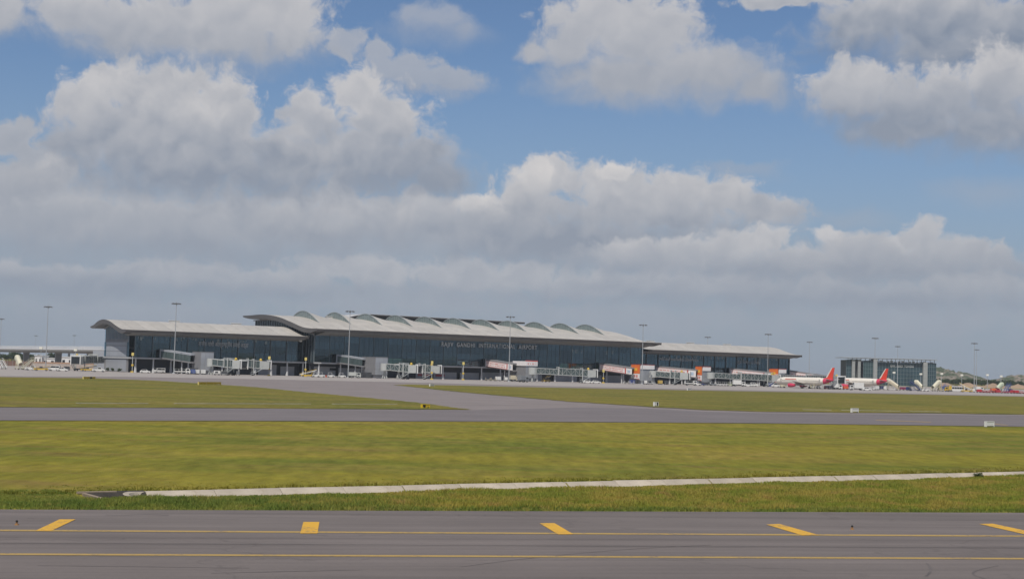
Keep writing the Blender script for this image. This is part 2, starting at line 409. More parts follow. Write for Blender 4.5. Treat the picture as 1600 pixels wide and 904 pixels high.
# tyre marks, sealed joints and patches on the near taxiway
M_RUBBER = mat('rubber_mark', (.104, .090, .086), .9, .3, .6); M_PATCH = mat('asphalt_patch', (.094, .083, .081), .9, .15, 1.5, bump=.3); M_SEAL = mat('joint_sealant', (.05, .045, .044), .7, .2, 2)
def trail(name, pix, wid, mt, z):
    P = [Vector(ground(*a)[:2]) for a in pix]; mb = MB(); n = len(P); L_, R2 = [], []
    for i, p in enumerate(P):
        dd = (P[min(i + 1, n - 1)] - P[max(i - 1, 0)]).normalized(); q = Vector((-dd.y, dd.x)) * wid / 2 * (.6 + .4 * random.random()); L_.append((*(p + q), z)); R2.append((*(p - q), z))
    mb.rings([L_, R2], False, False); o_ = mb.build(name, mt, near_taxi); return o_
for pix in ([(720 + 30 * i, 886 - 4.2 * i + .12 * i * i) for i in range(14)], [(1448 + 12 * math.sin(i * .3) - 6 * i * .2, 880 + 2.6 * i) for i in range(9)], [(1560 - 40 * math.sin(i * .32), 884 + 2.5 * i) for i in range(9)],
            [(165 + 9 * i, 804.6 + .5 * math.sin(i * .7)) for i in range(12)], [(330 + 26 * i, 896 - .6 * i) for i in range(10)], [(60 + 22 * i, 884 + .25 * i) for i in range(16)]):
    trail('tyre_mark', pix, .10 if pix[0][1] > 810 else .22, M_RUBBER, .0245)
for y0, y1 in ((848.5, 856.5),): 
    p_, q_ = ground(-30, y0), ground(1630, y1); trail('sealed_joint', [(-30 + 41.5 * i, y0 + (y1 - y0) * i / 40 + random.uniform(-.25, .25)) for i in range(41)], .055, M_SEAL, .0235)

# everything paved beyond: taxiway, exit and apron lie on one asphalt sheet, grass islands on top of it
low = [ground(*a) for a in ((0, 657), (400, 657.6), (800, 658.6), (1200, 661.2), (1600, 666.5))]
l0, _x = line_x(low[0], low[1], 700, 0); _x, l1 = line_x(low[3], low[4], 0, 700)
apron = sheet('apron', [l0] + low + [l1, (1100, 1000), (1100, 1330), (-1500, 1330), (-1500, 300)], .02, M_APRONASPH)
conc = [ground(*a) for a in ((-200, 588), (0, 587.5), (200, 588.5), (400, 592), (560, 595.5), (700, 598.5), (800, 601.5), (1000, 606), (1200, 610), (1400, 614), (1600, 618.5), (1800, 623))]
sheet('apron_stand', conc + [Vector((900, 1290)), Vector((-700, 1290))], .035, M_CONC)
up_l = [ground(*a) for a in ((0, 636.5), (400, 638.2), (600, 639.6), (742, 640.8))]
u0, _x = line_x(up_l[0], up_l[1], 400, 0)
mid = [u0] + up_l + [ground(*a) for a in ((900, 636.5), (1000, 638), (1100, 643), (1200, 645.5), (1600, 649))]
_x, u1 = line_x(mid[-2], mid[-1], 0, 400)
sheet('taxiway', [l0] + low + [l1, u1] + mid[::-1], .045, M_MIDTAXI)
lg = [ground(*a) for a in ((736, 640.0), (715, 638), (680, 632.5), (640, 628), (600, 624), (540, 618.5), (470, 612), (400, 604.8), (330, 600), (250, 595), (150, 591), (0, 589), (-200, 587))]
verge_a = sheet('grass_verge', [u0 + Vector((0, .4))] + [p + Vector((0, .3, 0)) for p in up_l[:3]] + lg, .075, M_VERGE, rag=(2.5, .55))
rg = [ground(*a) for a in ((615, 601.2), (660, 606), (720, 612.5), (800, 619.5), (900, 628), (1000, 634.5), (1100, 640.5), (1200, 643.4), (1400, 645.3), (1600, 647.6), (1800, 650),
                           (1800, 624), (1600, 619.5), (1400, 615.5), (1200, 611.8), (1000, 608.2), (800, 604.2), (700, 601.8), (640, 600.6))]
verge_b = sheet('grass_verge', rg, .075, M_VERGE, rag=(4.0, .8))
# slot drains: thin pale concrete kerbs along the taxiway grass
M_DRAIN = mat('pale_concrete', (.36, .33, .25), .85, .15, .8)
for nm, lab, a, b in (('drain_kerb', 'thin pale concrete drain kerb in the grass beside the dark yellow sign', (120, 630.8), (620, 632.2)), ('drain_kerb', 'thin pale concrete drain kerb on the verge by a low white board', (1255, 640.5), (1470, 643.6))):
    pa, pb = ground(*a), ground(*b); mb = MB(); d = (pb - pa); nseg = 26
    for i in range(nseg):
        if (i * 7) % 13 in (3, 9): continue
        mb.bar(pa + d * (i / nseg) + Vector((0, 0, .11)), pa + d * ((i + .98) / nseg) + Vector((0, 0, .09)), .42, .10)
    tag(mb.build(nm, M_DRAIN), lab, 'drain')
# faded yellow lead-in lines on the far taxiway
for a, b in (((1368, 656.4), (1455, 659.6)), ((1548, 661.5), (1575, 664.8))):
    strip('lead_in_line', a, b, .28, .28, 0, M_YLINE, D.objects['taxiway.001'], .055)
# small grass blades and taller verge clumps, real geometry
def blades(name, pts, hgt, wid, mt, lean=.5, per=3):
    """pts (n,3); each point gets a clump of narrow bent leaves"""
    n = len(pts); P = np.repeat(pts, per, 0); N = len(P)
    a = rng.uniform(0, 2 * math.pi, N); h = np.repeat(hgt, per) * rng.uniform(.55, 1.15, N)
    dx, dy = np.cos(a), np.sin(a); wd = wid * rng.uniform(.6, 1.3, N)
    P = P + np.stack([rng.normal(0, .05, N), rng.normal(0, .05, N), np.zeros(N)], 1)
    ln = lean * h * rng.uniform(.2, 1.1, N); la = rng.uniform(0, 2 * math.pi, N)
    ox, oy = np.cos(la) * ln, np.sin(la) * ln
    v = np.empty((N, 5, 3), np.float32)
    for k, (sd, hh) in enumerate(((-1, 0), (1, 0), (.75, .55), (-.75, .55))):
        v[:, k, 0] = P[:, 0] + dx * wd * sd / 2 + ox * hh * .45; v[:, k, 1] = P[:, 1] + dy * wd * sd / 2 + oy * hh * .45; v[:, k, 2] = P[:, 2] + h * hh
    v[:, 4, 0] = P[:, 0] + ox; v[:, 4, 1] = P[:, 1] + oy; v[:, 4, 2] = P[:, 2] + h
    me = D.meshes.new(name); me.vertices.add(N * 5); me.vertices.foreach_set('co', v.ravel())
    base = (np.arange(N) * 5)[:, None]
    li = np.concatenate([base + [0, 1, 2, 3], base + [3, 2, 4]], 1).ravel().astype(np.int32)
    me.loops.add(N * 7); me.loops.foreach_set('vertex_index', li)
    ls = np.empty((N, 2), np.int32); ls[:, 0] = np.arange(N) * 7; ls[:, 1] = ls[:, 0] + 4
    me.polygons.add(N * 2); me.polygons.foreach_set('loop_start', ls.ravel()); me.polygons.foreach_set('loop_total', np.tile([4, 3], N).astype(np.int32))
    me.update(calc_edges=True); me.validate()
    return link(name, me, mt)
def vnoise(x, y, s):
    """cheap smooth value noise for plant density"""
    x = x / s; y = y / s; xi = np.floor(x); yi = np.floor(y); fx = x - xi; fy = y - yi
    fx = fx * fx * (3 - 2 * fx); fy = fy * fy * (3 - 2 * fy)
    hsh = lambda a, b: np.modf(np.sin(a * 127.1 + b * 311.7) * 43758.5453)[0] % 1.0
    return (hsh(xi, yi) * (1 - fx) + hsh(xi + 1, yi) * fx) * (1 - fy) + (hsh(xi, yi + 1) * (1 - fx) + hsh(xi + 1, yi + 1) * fx) * fy
def blade_material(name, cols, scale=.35):
    mm = D.materials.new(name); mm.use_nodes = True; t = NT(mm.node_tree); mm.node_tree.nodes.clear()
    p = t.n('ShaderNodeNewGeometry').outputs['Position']
    def nz(s_, d_, o_): return t.n('ShaderNodeTexNoise', ins={'Vector': t.v('ADD', p, (o_, o_, 0)), 'Scale': s_, 'Detail': d_, 'Roughness': .6}).outputs[0]
    c_ = t.mix(t.ss(nz(scale, 4.0, 5.), .38, .62), (*cols[0], 1), (*cols[1], 1))
    c_ = t.mix(t.ss(nz(scale * 3, 4.0, 19.), .5, .72, 0, .8), c_, (*cols[2], 1))
    k = t.lin(nz(9.0, 2.0, 31.), .25, .75, .75, 1.25)
    s_ = t.v('SCALE', c_); t.put(s_.node.inputs['Scale'], k)
    df = t.n('ShaderNodeBsdfDiffuse', ins={'Color': s_}); tr = t.n('ShaderNodeBsdfTranslucent', ins={'Color': s_})
    mx = t.n('ShaderNodeMixShader', ins={0: .5}); mm.node_tree.links.new(df.outputs[0], mx.inputs[1]); mm.node_tree.links.new(tr.outputs[0], mx.inputs[2])
    o = t.n('ShaderNodeOutputMaterial'); mm.node_tree.links.new(mx.outputs[0], o.inputs[0]); return mm
M_BLADE = blade_material('tall_grass', ((.30, .33, .06), (.46, .38, .09), (.50, .33, .12)))
M_BLADE2 = blade_material('lush_grass', ((.19, .25, .055), (.30, .32, .075), (.42, .35, .10)))
M_BLADE3 = blade_material('field_grass', ((.165, .175, .030), (.265, .225, .038), (.32, .24, .07)), .05)
# tall verge between the taxiway edge and the channel
E0 = Vector(ground(0, 796)[:2]); E1 = Vector(ground(1600, 801)[:2]); Ed = (E1 - E0).normalized(); En = Vector((-Ed.y, Ed.x))
def scatter(n, tests, box):
    x = rng.uniform(box[0], box[1], n); y = rng.uniform(box[2], box[3], n)
    k = np.ones(n, bool)
    for f in tests: k &= f(x, y)
    return x[k], y[k]
edge_d = lambda x, y: (x - E0.x) * En.x + (y - E0.y) * En.y
ch_tt = lambda x, y: (x - CH_O.x) * ch_t.x + (y - CH_O.y) * ch_t.y
ch_ss = lambda x, y: (x - CH_O.x) * ch_s.x + (y - CH_O.y) * ch_s.y
inview = lambda x, y: np.abs(x) < y * .352 + 2
x, y = scatter(330000, [inview, lambda x, y: edge_d(x, y) > .05, lambda x, y: (ch_tt(x, y) < .25) | (ch_ss(x, y) < -1.5), lambda x, y: ch_tt(x, y) < 5.5], (-24, 36, 53, 92))
dn_ = vnoise(x, y, 1.6) * .6 + vnoise(x + 50, y, .55) * .4
k = rng.random(len(x)) < np.clip(dn_ * 1.5 + .15, 0, 1); x, y, dn_ = x[k], y[k], dn_[k]
hh = (.12 + .24 * dn_ ** 1.5) * np.clip(.55 + edge_d(x, y) * .3, .4, 1.0) * np.clip(.42 - ch_tt(x, y) * .25 + 1.3 * np.clip(vnoise(x + 9, y, 2.3) - .45, 0, 1), .22, 1.0)
lush = (ch_ss(x, y) < 11 - rng.random(len(x)) * 8) | (edge_d(x, y) < .55 + rng.random(len(x)) * .6)
pts = np.stack([x, y, np.zeros(len(x))], 1)
tag(blades('verge_grass_dry', pts[~lush], hh[~lush], .035, M_BLADE), 'tall dry grass between the near taxiway and the concrete channel', 'grass', kind='stuff')
tag(blades('verge_grass_lush', pts[lush], hh[lush], .042, M_BLADE2), 'lush green grass along the near taxiway edge and culvert', 'grass', kind='stuff')
# far lip of the channel and the mown field beyond
x, y = scatter(60000, [inview, lambda x, y: ch_tt(x, y) > CH_W + .22, lambda x, y: ch_tt(x, y) < CH_W + 1.3, lambda x, y: ch_ss(x, y) > -6], (-24, 44, 55, 110))
hh = .06 + .20 * np.clip(vnoise(x, y, .9) + .8 * (vnoise(x + 31, y, 3.1) - .5), 0, 1)
f1 = np.stack([x, y, np.zeros(len(x))], 1)
mid_line = lambda x, y: y - (128.4 + (x + 43.2) * (188.8 - 128.4) / (64.5 + 43.2))
x, y = scatter(300000, [inview, lambda x, y: (ch_tt(x, y) > CH_W + .2) | ((ch_ss(x, y) < -3) & (ch_tt(x, y) > 3)), lambda x, y: mid_line(x, y) < -.6], (-46, 66, 58, 186))
k = rng.random(len(x)) < np.clip(1 - (ch_tt(x, y) - CH_W) / 5.0, 0, .9) * (.3 + .7 * vnoise(x, y, 2.0)); x, y = x[k], y[k]
h2 = (.025 + .045 * vnoise(x, y, 3.0)) * np.clip(y / 90, .8, 1.5)
tag(blades('field_grass_blades', np.concatenate([f1, np.stack([x, y, np.zeros(len(x))], 1)]), np.concatenate([hh, h2]), .03, M_BLADE3, .8, 4), 'short mown yellow green grass of the field beyond the channel', 'grass', kind='stuff')

# concrete channel: cast slabs, each one a piece, and the culvert mouth at its end
chan = thing('drainage_channel', 'pale concrete lined drainage channel running through the foreground grass', 'channel', (CH_O.x, CH_O.y, 0), CH_A)
M_CHAN = mat('weathered_concrete', (.385, .335, .27), .9, .2, .8, spec=.2, bump=.4, dirt=(.26, .215, .155), each=.10)
sl = 3.05
prof = [(.0, .0), (.8, -.80), (1.7, -.80), (3.02, .04), (3.26, .06), (3.26, -.12), (3.05, -.12), (1.75, -.93), (.75, -.93), (-.1, -.12)]
def slab_mesh(k):
    r = random.Random(k); mb = MB(); sk = [r.uniform(-.03, .03) for _ in range(4)]
    a = [(sk[0] if i < 5 else sk[0], p[0], p[1] + sk[2] * .6) for i, p in enumerate(prof)]
    b = [(sl - .05 + sk[1], p[0], p[1] + sk[3] * .6) for p in prof]
    return mb.rings([a, b]).mesh('slab')
SM = [slab_mesh(k) for k in range(5)]
for i in range(34): link('slab', SM[(i * 3 + i // 4) % 5], M_CHAN, chan, (i * sl + 1.5, 0, 0))
# rounded end wall where the channel starts
mb = MB(); seg = 9
for k in range(seg):
    a0, a1 = math.pi * k / seg / 2, math.pi * (k + 1) / seg / 2
    for t0, t1, z0, z1 in ((1.25, 2.05, -.80, .06), (2.05, 2.4, .06, .07)):
        q = []
        for aa, rr, zz in ((a0, t0, z0), (a1, t0, z0), (a1, t1, z1), (a0, t1, z1)):
            q.append((1.55 - math.cos(aa) * rr * .62, CH_W - 2.07 + math.sin(aa) * rr * .99, zz))
        mb.add(q, [(0, 1, 2, 3)])
mb.build('end_apron', M_CHAN, chan)
M_DARK = mat('dark_opening', (.022, .02, .018), .9, .3)
M_STONE = mat('old_masonry', (.24, .19, .14), .9, .35, 2.0, bump=.6)
mb = MB(); mb.box(-1.15, -.97, .3, 3.1, -.85, .05); mb.box(-1.3, .3, 3.0, 3.22, .02, .10)
mb.build('culvert_headwall', M_STONE, chan)
M_SHADESTONE = mat('shade_dark_stone', (.035, .03, .024), .8, .3, 2.0, bump=.5)  # dark colour stands in for the shade inside the culvert opening
MB().rings([[(x_, p[0], p[1] + .03) for p in prof] for x_ in (-.95, 1.5)]).build('culvert_mouth', M_SHADESTONE, chan)

# ------------------------------------------------------------------ terminal building
TA = R_(34.4)
T0 = Vector((-163., 643., 0.))
tex = Vector((math.cos(TA), math.sin(TA), 0)); tey = Vector((-tex.y, tex.x, 0))
def tw(u, w_, z=0.0): return T0 + tex * u + tey * w_ + Vector((0, 0, z))
def on(x, y, w_):
    """terminal coordinate u and height z where the sight line of a photograph point meets the plane w = w_"""
    d = ray(x, y); n = T0.dot(tey) + w_
    t = n / (d.x * tey.x + d.y * tey.y); p = Vector((d.x * t, d.y * t, CAM_H + d.z * t))
    return (p - T0).dot(tex), p.z
def hor(x): return 577 + .0265 * (x - 800)
def px_w(x, w_, z=0.0):
    """ground point on the plane w = w_ under photograph column x"""
    u, _ = on(x, hor(x) + 19, w_); return tw(u, w_, z)
def px_d(x, depth, z=0.0):
    p = at_depth(x, hor(x) + CAM_H * FPX / depth, depth); p.z = z; return p

M_ROOF = mat('roof_sheet_metal', (.415, .388, .348), .5, .09, .25, metal=.0, spec=.45, each=.07, dirt=(.33, .31, .28))
M_FASCIA = mat('dark_fascia', (.092, .086, .084), .5, .12, .3)
M_SOFFIT = mat('soffit_panel', (.27, .265, .26), .6, .08, .3)
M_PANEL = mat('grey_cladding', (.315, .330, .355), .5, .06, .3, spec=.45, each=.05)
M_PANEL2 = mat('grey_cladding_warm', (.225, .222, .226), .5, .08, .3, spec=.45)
M_SLABW = mat('pale_band', (.42, .42, .42), .6, .08, .4)
M_COLUMN = mat('white_column', (.50, .50, .50), .55, .08, .5)
M_MULL = mat('grey_mullion', (.16, .185, .195), .4, .1, .5, metal=.3)
M_MULLD = mat('dark_mullion', (.05, .06, .068), .4, .1, .5, metal=.3)
M_INT = mat('interior_wall', (.19, .21, .215), .8, .35, .12)
M_INTF = mat('interior_floor', (.16, .16, .15), .6, .1, .3)
M_PALESTRIP = mat('pale_strip', (.25, .31, .33), .6, .1, .5)
M_WHITE = mat('white_paint', (.68, .67, .64), .45, .06, .6, coat=.1)
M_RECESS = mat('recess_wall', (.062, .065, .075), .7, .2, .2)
M_GREYWALL = mat('service_wall', (.36, .365, .38), .7, .1, .25)

def glass(name, tint, refl=.22, rough=.05):
    mm = D.materials.new(name); mm.use_nodes = True; t = NT(mm.node_tree); mm.node_tree.nodes.clear()
    oi = t.n('ShaderNodeObjectInfo').outputs['Random']
    c_ = t.v('SCALE', tint); t.put(c_.node.inputs['Scale'], t.lin(oi, 0, 1, .75, 1.2))
    tr = t.n('ShaderNodeBsdfTransparent', ins={'Color': c_})
    p = t.n('ShaderNodeTexCoord').outputs['Object']
    nn = t.n('ShaderNodeTexNoise', ins={'Vector': p, 'Scale': .35, 'Detail': 2.0}).outputs[0]
    bn = t.n('ShaderNodeBump', ins={'Height': nn, 'Strength': .12, 'Distance': .05})
    gl = t.n('ShaderNodeBsdfGlossy', ins={'Color': (.62, .80, .90, 1), 'Roughness': rough, 'Normal': bn.outputs[0]})
    fr = t.n('ShaderNodeFresnel', ins={'IOR': 1.5}).outputs[0]
    fac = t.m('ADD', t.m('MULTIPLY', fr, .7), t.lin(oi, 0, 1, refl * .75, refl * 1.1))
    mx = t.n('ShaderNodeMixShader', ins={0: fac}); mm.node_tree.links.new(tr.outputs[0], mx.inputs[1]); mm.node_tree.links.new(gl.outputs[0], mx.inputs[2])
    o = t.n('ShaderNodeOutputMaterial'); mm.node_tree.links.new(mx.outputs[0], o.inputs[0]); return mm
M_GLASS = glass('facade_glass', (.36, .50, .54), .105)
M_GLASSG = glass('lit_look_green_glass', (.55, .68, .58), .10)  # lighter green panes imitate windows lit from inside
M_SKYL = mat('skylight_glass', (.19, .235, .23), .18, .2, .3, spec=.6)
M_LITW = mat('lit_look_lobby_wall', (.58, .60, .44), .7, .15, .3)  # pale yellow-green puts the inner light of these windows into the wall colour

term = thing('terminal_building', 'long grey airport terminal with curved pale roofs and dark glass front', 'terminal', T0, TA)

def curve(pts, n=40):
    """smooth (w, z) profile through the given points"""
    xs = [p[0] for p in pts]; out = []
    for i in range(n + 1):
        x = xs[0] + (xs[-1] - xs[0]) * i / n
        k = max(j for j in range(len(xs) - 1) if xs[j] <= x + 1e-9)
        p0, p1 = pts[k], pts[k + 1]; h = p1[0] - p0[0]; t = (x - p0[0]) / h
        def sl_(j):
            a, b = pts[max(j - 1, 0)], pts[min(j + 1, len(pts) - 1)]; return (b[1] - a[1]) / (b[0] - a[0])
        m0, m1 = sl_(k) * h, sl_(k + 1) * h
        out.append((x, (2*t**3-3*t*t+1)*p0[1] + (t**3-2*t*t+t)*m0 + (-2*t**3+3*t*t)*p1[1] + (t**3-t*t)*m1))
    return out
def prof_z(pr, x):
    for a, b in zip(pr, pr[1:]):
        if a[0] <= x <= b[0]: return a[1] + (b[1] - a[1]) * (x - a[0]) / (b[0] - a[0])
    return pr[-1][1] if x > pr[-1][0] else pr[0][1]
def roof(name, u0, u1, pr, thick, sheet_w, lab=None):
    """dark roof body with pale standing-seam sheets on top, each sheet a piece"""
    n = len(pr); body = MB()
    bot = []
    for i, (x, z) in enumerate(pr):
        s_ = i / (n - 1); e = min(s_ / .1, (1 - s_) / .18, 1.0)
        bot.append((x + (.0 if 0 < i < n - 1 else (.25 if i == 0 else -.25)), z - .32 - (thick - .32) * max(e, .0) ** .6 if 0 < i < n - 1 else z - 1.15 if i == 0 else z - .5))
    ring = [(x, z - .02) for x, z in pr] + bot[::-1]
    body.rings([[(u, x, z) for x, z in ring] for u in (u0, u1)])
    ro = body.build(name, M_FASCIA, term, smooth=True)
    cnt = max(1, round((u1 - u0) / sheet_w)); sw = (u1 - u0) / cnt
    mb = MB(); hs = .06
    for ua, ub, zz in ((0.0, sw - .10, hs), (sw - .10, sw - .02, hs + .10)):
        top = [[(ua, x, z + zz), (ub, x, z + zz)] for x, z in pr]
        mb.rings(top, False, False)
        mb.add([(ua, pr[0][0], pr[0][1] + zz), (ub, pr[0][0], pr[0][1] + zz), (ub, pr[0][0] - .03, pr[0][1] - .1), (ua, pr[0][0] - .03, pr[0][1] - .1)], [(0, 1, 2, 3)])
    me = mb.mesh('roof_sheet', True)
    for i in range(cnt): link('roof_sheet', me, M_ROOF, ro, (u0 + i * sw, 0, 0))
    return ro
WING = curve([(-8, 18.05), (-3, 18.25), (4, 19.7), (12, 21.7), (20, 22.6), (27, 21.9), (33, 20.2), (37, 19.7)])
MAIN = curve([(-18, 21.5), (-12, 21.55), (-4, 22.2), (8, 24.6), (20, 26.9), (32, 28.2), (42, 28.6), (52, 28.4), (62, 28.3)], 48)
roof('wing_roof', -4.5, 81.5, WING, 1.9, 5.7)
roof('main_roof', 80, 281, MAIN, 2.1, 6.3)
roof('wing_roof', 280.5, 394, WING, 1.9, 5.7)
def soffit(u0, u1, w0, z0, w1, z1, par=None):
    MB().extr([(w0, z0), (w0, z0 - .25), (w1, z1 - .25), (w1, z1)], u0, u1, ax='x').build('soffit', M_SOFFIT, term)
soffit(-1.5, 80, -7.4, 16.95, .3, 15.9)
soffit(84.5, 276.5, -17.2, 20.3, -7.6, 18.8)
soffit(277, 391, -7.4, 16.95, .3, 15.9)

def cut_profile(pr, w0, w1, drop):
    p = [(x, z - drop) for x, z in pr if w0 < x < w1]
    return [(w0, prof_z(pr, w0) - drop)] + p + [(w1, prof_z(pr, w1) - drop)]

def facade(u0, u1, w_, z0, z1, bays, rows, mull_w=.22, fin=.55, lit=None):
    """curtain wall: a pane per bay and row, vertical fins and thin transoms"""
    g = D.objects.new('curtain_wall', None); COL.objects.link(g); g.parent = term
    g.location = (u0, w_, z0)
    bw = (u1 - u0) / bays
    zs = [0]
    for r in rows: zs.append(zs[-1] + r * (z1 - z0))
    meshes = []
    for a, b in zip(zs, zs[1:]):
        h = b - a - .10; mb = MB(); mb.add([(.12, 0, 0), (bw - .12, 0, 0), (bw - .12, 0, h), (.12, 0, h), (.12, .05, 0), (bw - .12, .05, 0), (bw - .12, .05, h), (.12, .05, h)],
            [(0, 1, 2, 3), (7, 6, 5, 4), (0, 4, 5, 1), (3, 2, 6, 7)])
        me1 = mb.mesh('pane'); me2 = me1.copy(); meshes.append((me1, me2))
    for i in range(bays):
        for j, a in enumerate(zs[:-1]):
            isl = lit and (i, j) in lit
            o = link('pane', meshes[j][1 if isl else 0], M_GLASSG if isl else M_GLASS, g, (i * bw, 0, a + .05))
            o.rotation_euler = (R_(random.uniform(-.2, .2)), 0, R_(random.uniform(-.3, .3)))
    ver = MB().box(-mull_w / 2, mull_w / 2, -fin, .15, 0, z1 - z0).mesh('mullion')
    for i in range(bays + 1): link('mullion', ver, M_MULL, g, (i * bw, 0, 0))
    tr = MB().box(0, u1 - u0, -.10, .10, -.05, .05).mesh('transom')
    for z in zs: link('transom', tr, M_MULLD, g, (0, 0, z))
    thin = MB()
    for a, b in zip(zs, zs[1:]):
        k = max(1, round((b - a) / 1.15))
        for q in range(1, k): thin.box(0, u1 - u0, -.07, .04, a + (b - a) * q / k - .03, a + (b - a) * q / k + .03)
    for i in range(bays):
        for q in (1, 2): thin.box(i * bw + bw * q / 3 - .03, i * bw + bw * q / 3 + .03, -.05, .04, 0, z1 - z0)
    thin.build('glazing_bars', M_MULLD, g)
    return g
facade(2.6, 82, 0, 6.6, 16.0, 10, (.34, .33, .33))
lit = {(i, 0) for i in (5, 6, 7, 18, 19, 21, 22)}
facade(84.2, 276, -8, 6.6, 18.9, 25, (.22, .26, .26, .26), .16, .2, lit=lit)
facade(277.5, 391.6, 0, 6.6, 16.0, 14, (.34, .33, .33))

# inside: back walls, floors, lobby partitions; outside: pale strips on the panes
mb = MB(); mb.box(1, 83, 15, 15.3, 5.9, 17.5); mb.box(84, 277, 10, 10.3, 5.9, 21); mb.box(277, 391, 15, 15.3, 5.9, 17.5)
mb.build('inner_wall', M_INT, term)
mb = MB(); mb.box(1, 83, .2, 15, 5.7, 6.3); mb.box(84.4, 276, -7.8, 10, 5.7, 6.3); mb.box(277.6, 391, .2, 15, 5.7, 6.3)
mb.box(1, 83, 2.2, 15, 10.3, 10.7); mb.box(84.4, 276, -5.8, 10, 10.6, 11.0); mb.box(277.6, 391, 2.2, 15, 10.3, 10.7)
mb.build('floor_slab', M_INTF, term)
mb = MB()
for a, b, w_ in ((93, 118, -3), (122, 142, -3), (219, 231, -3), (235, 251, -3)): mb.box(a, b, w_, w_ + .2, 6.4, 9.3)
mb.build('lobby_partition', M_LITW, term)
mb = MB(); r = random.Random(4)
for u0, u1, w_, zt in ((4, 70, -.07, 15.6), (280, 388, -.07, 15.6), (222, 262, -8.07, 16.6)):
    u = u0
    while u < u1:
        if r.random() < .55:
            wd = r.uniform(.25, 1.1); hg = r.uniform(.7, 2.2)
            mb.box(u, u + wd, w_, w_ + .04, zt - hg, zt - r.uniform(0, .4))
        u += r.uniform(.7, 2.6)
mb.build('pale_glass_strips', M_PALESTRIP, term)['kind'] = 'stuff'  # pale strips added on the outer face of the upper glass

# slab band at gate level, ground floor recess, service walls, tapered columns
def band(u0, u1, w_, z0=5.85, z1=6.5):
    MB().box(u0, u1, w_ - 1.8, w_ + .1, z0, z1).build('gate_level_band', M_SLABW, term)
band(-.6, 83.6, -.3); band(83.9, 276.3, -8.3); band(276.6, 392, -.3)
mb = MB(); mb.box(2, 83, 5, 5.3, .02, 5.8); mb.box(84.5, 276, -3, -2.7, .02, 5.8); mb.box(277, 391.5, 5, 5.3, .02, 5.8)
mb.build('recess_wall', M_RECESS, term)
for a, b, zt in ((62, 71, 4.8), (73, 80, 4.2), (86, 97, 4.6), (98.5, 110, 4.2), (112, 124, 4.4), (140, 148, 3.6), (150, 163, 3.4), (165, 176, 3.4), (178, 190, 3.8), (192, 204, 4.0), (206, 214, 4.0), (222, 236, 3.8), (240, 252, 3.8), (254, 266, 3.8)):
    w_ = 3.2 if b < 84 else -4.8
    MB().box(a, b, w_, w_ + .3, .02, zt).build('service_wall', M_GREYWALL, term)
M_REDP = mat('red_panel', (.36, .05, .05), .5, .1)
for a, b in ((141, 148), (151, 156)): MB().box(a, b, -5.12, -4.98, 1.3, 2.3).build('red_wall_board', M_REDP, term)
MB().box(94, 97.5, -5.0, -4.78, 2.9, 4.0).build('vent_louvre', M_DARK, term)
cm = MB(); cm.tube((0, 0, 0), (0, 0, 3.6), .62, .34, 10); cm.tube((0, 0, 3.6), (0, 0, 5.85), .34, .34, 10); cme = cm.mesh('column', True)
for i in range(11): link('column', cme, M_COLUMN, term, (2.8 + i * 7.92, -1.4, .02))
for i in range(18): link('column', cme, M_COLUMN, term, (86 + i * 11.05, -9.4, .02))
for i in range(11): link('column', cme, M_COLUMN, term, (279 + i * 11.0, -1.4, .02))

# end walls of clad panels with a glazed gable under the curved roof
def end_wall(u, w0, w1, pr, sgn):
    zt = 14.2
    base = MB().box(u - .1, u + .25, w0 + 1, w1 - 1, .02, zt).build('end_wall', M_PANEL2, term)
    cols, rows = 5, ((.3, 5.4), (6.7, 8.9), (9.0, 11.2), (11.5, 12.9))
    cw = (w1 - w0 - 5.6) / cols
    for a, b in rows:
        me = MB().box(-.09, .0, 0, cw - .06, 0, b - a - .05).mesh('wall_panel')
        for i in range(cols): link('wall_panel', me, M_PANEL, base, (u - .12 if sgn < 0 else u + .36, w0 + 2.8 + i * cw, a))
    MB().box(u - .5, u + .3, w0 - .1, w1 + .1, 5.85, 6.5).build('gate_level_band', M_SLABW, term)
    # corner glazing strips
    for a in (w0 + .2, w1 - 2.6): 
        for z0, z1 in ((6.6, 9.7), (9.8, 12.9)): MB().box(u - .12, u - .06, a, a + 2.4, z0, z1).build('corner_pane', M_GLASS, term)
    # gable: glass between the panels and the roof with vertical fins
    top = cut_profile(pr, w0 + .3, w1 - .3, 2.0); n = len(top)
    mb = MB(); mb.add([(u - .05, x, 12.95) for x, z in top] + [(u - .05, x, z) for x, z in top], [(i, i + 1, n + i + 1, n + i) for i in range(n - 1)])
    mb.build('gable_glass', M_GLASS, term)
    x = w0 + 1.0
    fi = MB()
    while x < w1 - .6:
        fi.box(u - .35, u + .0, x - .1, x + .1, 12.95, prof_z(pr, x) - 1.9); x += 1.75
    fi.build('gable_fins', M_PANEL, term)
    rim = MB()
    for (a, za), (b, zb) in zip(top, top[1:]): rim.bar((u - .3, a, za - .1), (u - .3, b, zb - .1), .7, .4)
    rim.build('gable_rim', M_SOFFIT, term)
end_wall(.3, 0, 31, WING, -1)
end_wall(392, 0, 31, WING, 1)
